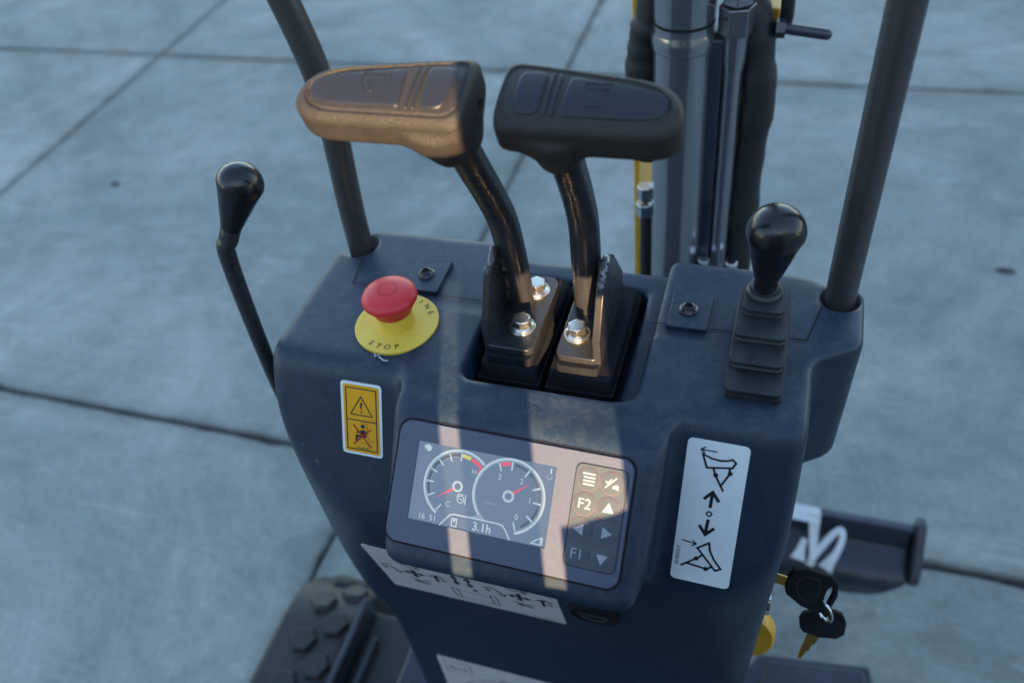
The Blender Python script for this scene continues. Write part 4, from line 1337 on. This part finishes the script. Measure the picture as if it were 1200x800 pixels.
ribbon([(0.136, 0.905, 0.276), (0.139, 0.880, 0.246), (0.142, 0.852, 0.224), (0.139, 0.838, 0.211)], [0.022, 0.015, 0.012, 0.013])
ribbon([(0.140, 0.845, 0.222), (0.152, 0.862, 0.232), (0.170, 0.885, 0.249), (0.183, 0.894, 0.256), (0.187, 0.882, 0.248), (0.180, 0.860, 0.233), (0.171, 0.846, 0.222), (0.165, 0.836, 0.212)], [0.012, 0.012, 0.012, 0.011, 0.010, 0.012, 0.017, 0.026])
ribbon([(0.126, 0.876, 0.236), (0.121, 0.858, 0.224), (0.118, 0.843, 0.216)], [0.010, 0.015, 0.026])
mb.build("ribbon", bd, angle=50)

# ignition lock and keys -----------------------------------------------------------
lk = MB().lathe([(0.0, 0), (0.0135, 0), (0.0135, 0.0030), (0.0115, 0.0050), (0.0100, 0.0050), (0.0098, 0.0035), (0.0, 0.0035)], 'chrome', frame((0.0375, 0.362, ZT0 - 0.249), (0, -1, 0), (0, 0, 1)), 32)
lk.lathe([(0.0, 0.003), (0.0085, 0.003), (0.0085, 0.0060), (0.0, 0.0062)], 'brass', frame((0.0375, 0.362, ZT0 - 0.249), (0, -1, 0), (0, 0, 1)), 28)
tag(lk.build("ignition_lock", ex, angle=30), "chrome ignition lock on the console's right side")
def key_head(fr, w_, h_, hole):
    b = MB()
    out = []
    for x, y in ((-0.50, 0.16), (-0.42, 0.36), (-0.20, 0.48), (0.30, 0.46), (0.46, 0.34), (0.52, 0.05), (0.46, -0.34), (0.28, -0.50), (-0.10, -0.46), (-0.44, -0.28), (-0.50, -0.12)):
        out.append((x * w_, y * h_))
    n_ = len(out)
    sl_ = [(hole[0] + hole[2] * math.cos(a) * 0.45, hole[1] + hole[2] * math.sin(a) * 1.5) for a in [math.atan2(p[1] - hole[1], p[0] - hole[0]) for p in out]]
    for z in (0.0034, -0.0034):
        pass
    v = [(*p, -0.0036) for p in out] + [(*p, 0.0036) for p in out] + [(*p, 0.0036) for p in sl_] + [(*p, -0.0036) for p in sl_]
    f_ = []
    for a, c in ((0, 1), (1, 2), (2, 3), (3, 0)):
        for i in range(n_):
            j = (i + 1) % n_
            f_.append((a * n_ + i, a * n_ + j, c * n_ + j, c * n_ + i))
    b.add(v, f_, 'boot', fr)
    return b
# first key, in the lock
kf = frame(rel(0.0655, 0.362, -0.6335), (0.98, 0.0, -0.20), (0.10, 0.62, 0.78))
k1 = key_head(kf, 0.039, 0.033, (0.0140, -0.0010, 0.0065)).build("ignition_key", None, bevel=0.0012)
tag(k1, "black headed ignition key sitting in the lock on the console's right side", "key")
mb = MB().prism([(-0.0380, -0.0040), (-0.0195, -0.0040), (-0.0195, 0.0040), (-0.0380, 0.0040)], -0.0011, 0.0011, 'brass', kf)
mb.build("key_blade", k1, bevel=0.0003)
mb = MB().line([(x * 0.030, y * 0.026) for x, y in ((-0.42, 0.10), (-0.30, 0.38), (0.12, 0.38), (0.20, 0.0), (0.10, -0.38), (-0.22, -0.36))], 0.0007, 0.00385, 'rubber', kf, closed=True)
mb.build("key_emblem", k1, smooth=False)
# ring through its slot
rc = kf @ Vector((0.0150, -0.0145, 0.0))
rf = frame(rc, (0.70, -0.66, 0.25), (0.05, -0.05, 1.0))
pts = [rf @ Vector((0.0085 * math.cos(2 * math.pi * i / 28), 0.0105 * math.sin(2 * math.pi * i / 28), 0)) for i in range(29)]
kr = MB().tube(pts, 0.0011, 'chrome', 8, cap=False).build("key_ring", None, angle=60)
tag(kr, "thin steel ring joining the two keys", "key ring")
# spare key hanging from the ring
kf2 = frame(rel(0.0815, 0.362, -0.6850), (0.95, 0.12, 0.10), (-0.16, 0.62, 0.77)) @ Matrix.Rotation(R(2), 4, 'Z')
k2 = key_head(kf2, 0.036, 0.024, (0.0040, 0.0040, 0.0030)).build("spare_key", None, bevel=0.0010)
tag(k2, "black headed spare key hanging from the ring with its brass blade down", "key")
mb = MB().prism([(-0.0120, -0.0085), (-0.0020, -0.0110), (-0.0075, -0.0190), (-0.0090, -0.0185), (-0.0120, -0.0245), (-0.0135, -0.0240), (-0.0190, -0.0315), (-0.0215, -0.0300), (-0.0190, -0.0235)], -0.0010, 0.0010, 'brass', kf2)
mb.build("key_blade", k2, bevel=0.0002)

# added sun mask: slots shaped for the light streaks, unseen below and behind camera ---------------
streak_mask = MB()
P0 = Vector((-0.012, -0.11, 0))
D0 = -P0.dot(SUN_H)
def sbox(s0, s1, t0, t1, d0=0.0, d1=0.03, m='streak_mask'):
    v = [along(s, -D0 + d, CAM_Z + t) for t in (t0, t1) for d in (d1, d0) for s in (s0, s1)]
    streak_mask.add(v, [(0, 2, 3, 1), (4, 5, 7, 6), (0, 1, 5, 4), (2, 6, 7, 3), (0, 4, 6, 2), (1, 3, 7, 5)], m)
TB = -0.118                                # top edge of the slotted part
sbox(-0.27, -0.0840, -0.75, TB)            # solid left of the narrow slot
sbox(-0.27, -0.1370, TB, -0.038)
sbox(-0.0715, -0.0245, -0.75, TB)          # solid strip between the two slots
sbox(0.0300, 0.27, -0.75, TB)              # solid right of the wide slot
sbox(-0.0840, -0.0715, -0.75, -0.392); sbox(-0.0840, -0.0715, -0.262, TB)
sbox(-0.0245, 0.0300, -0.75, -0.390); sbox(-0.0245, 0.0300, -0.236, TB)
streak_mask.add([along(s, -D0 + d, CAM_Z + t) for d in (0.029, 0.001) for s, t in ((-0.0115, -0.3895), (0.0300, -0.3895), (0.0300, -0.343), (-0.0115, -0.356))],
         [(0, 1, 2, 3), (7, 6, 5, 4), (0, 4, 5, 1), (1, 5, 6, 2), (2, 6, 7, 3), (3, 7, 4, 0)], 'streak_mask')
sbox(-0.040, 0.20, TB, -0.02)              # raised block keeping sun off the right grip
sbox(-0.23, 0.23, -0.82, -0.75, -0.20, 0.03)
so = streak_mask.build("sun_streak_mask", ex, smooth=False)
tag(so, "black slotted panel added behind the camera to cut the sun into streaks")
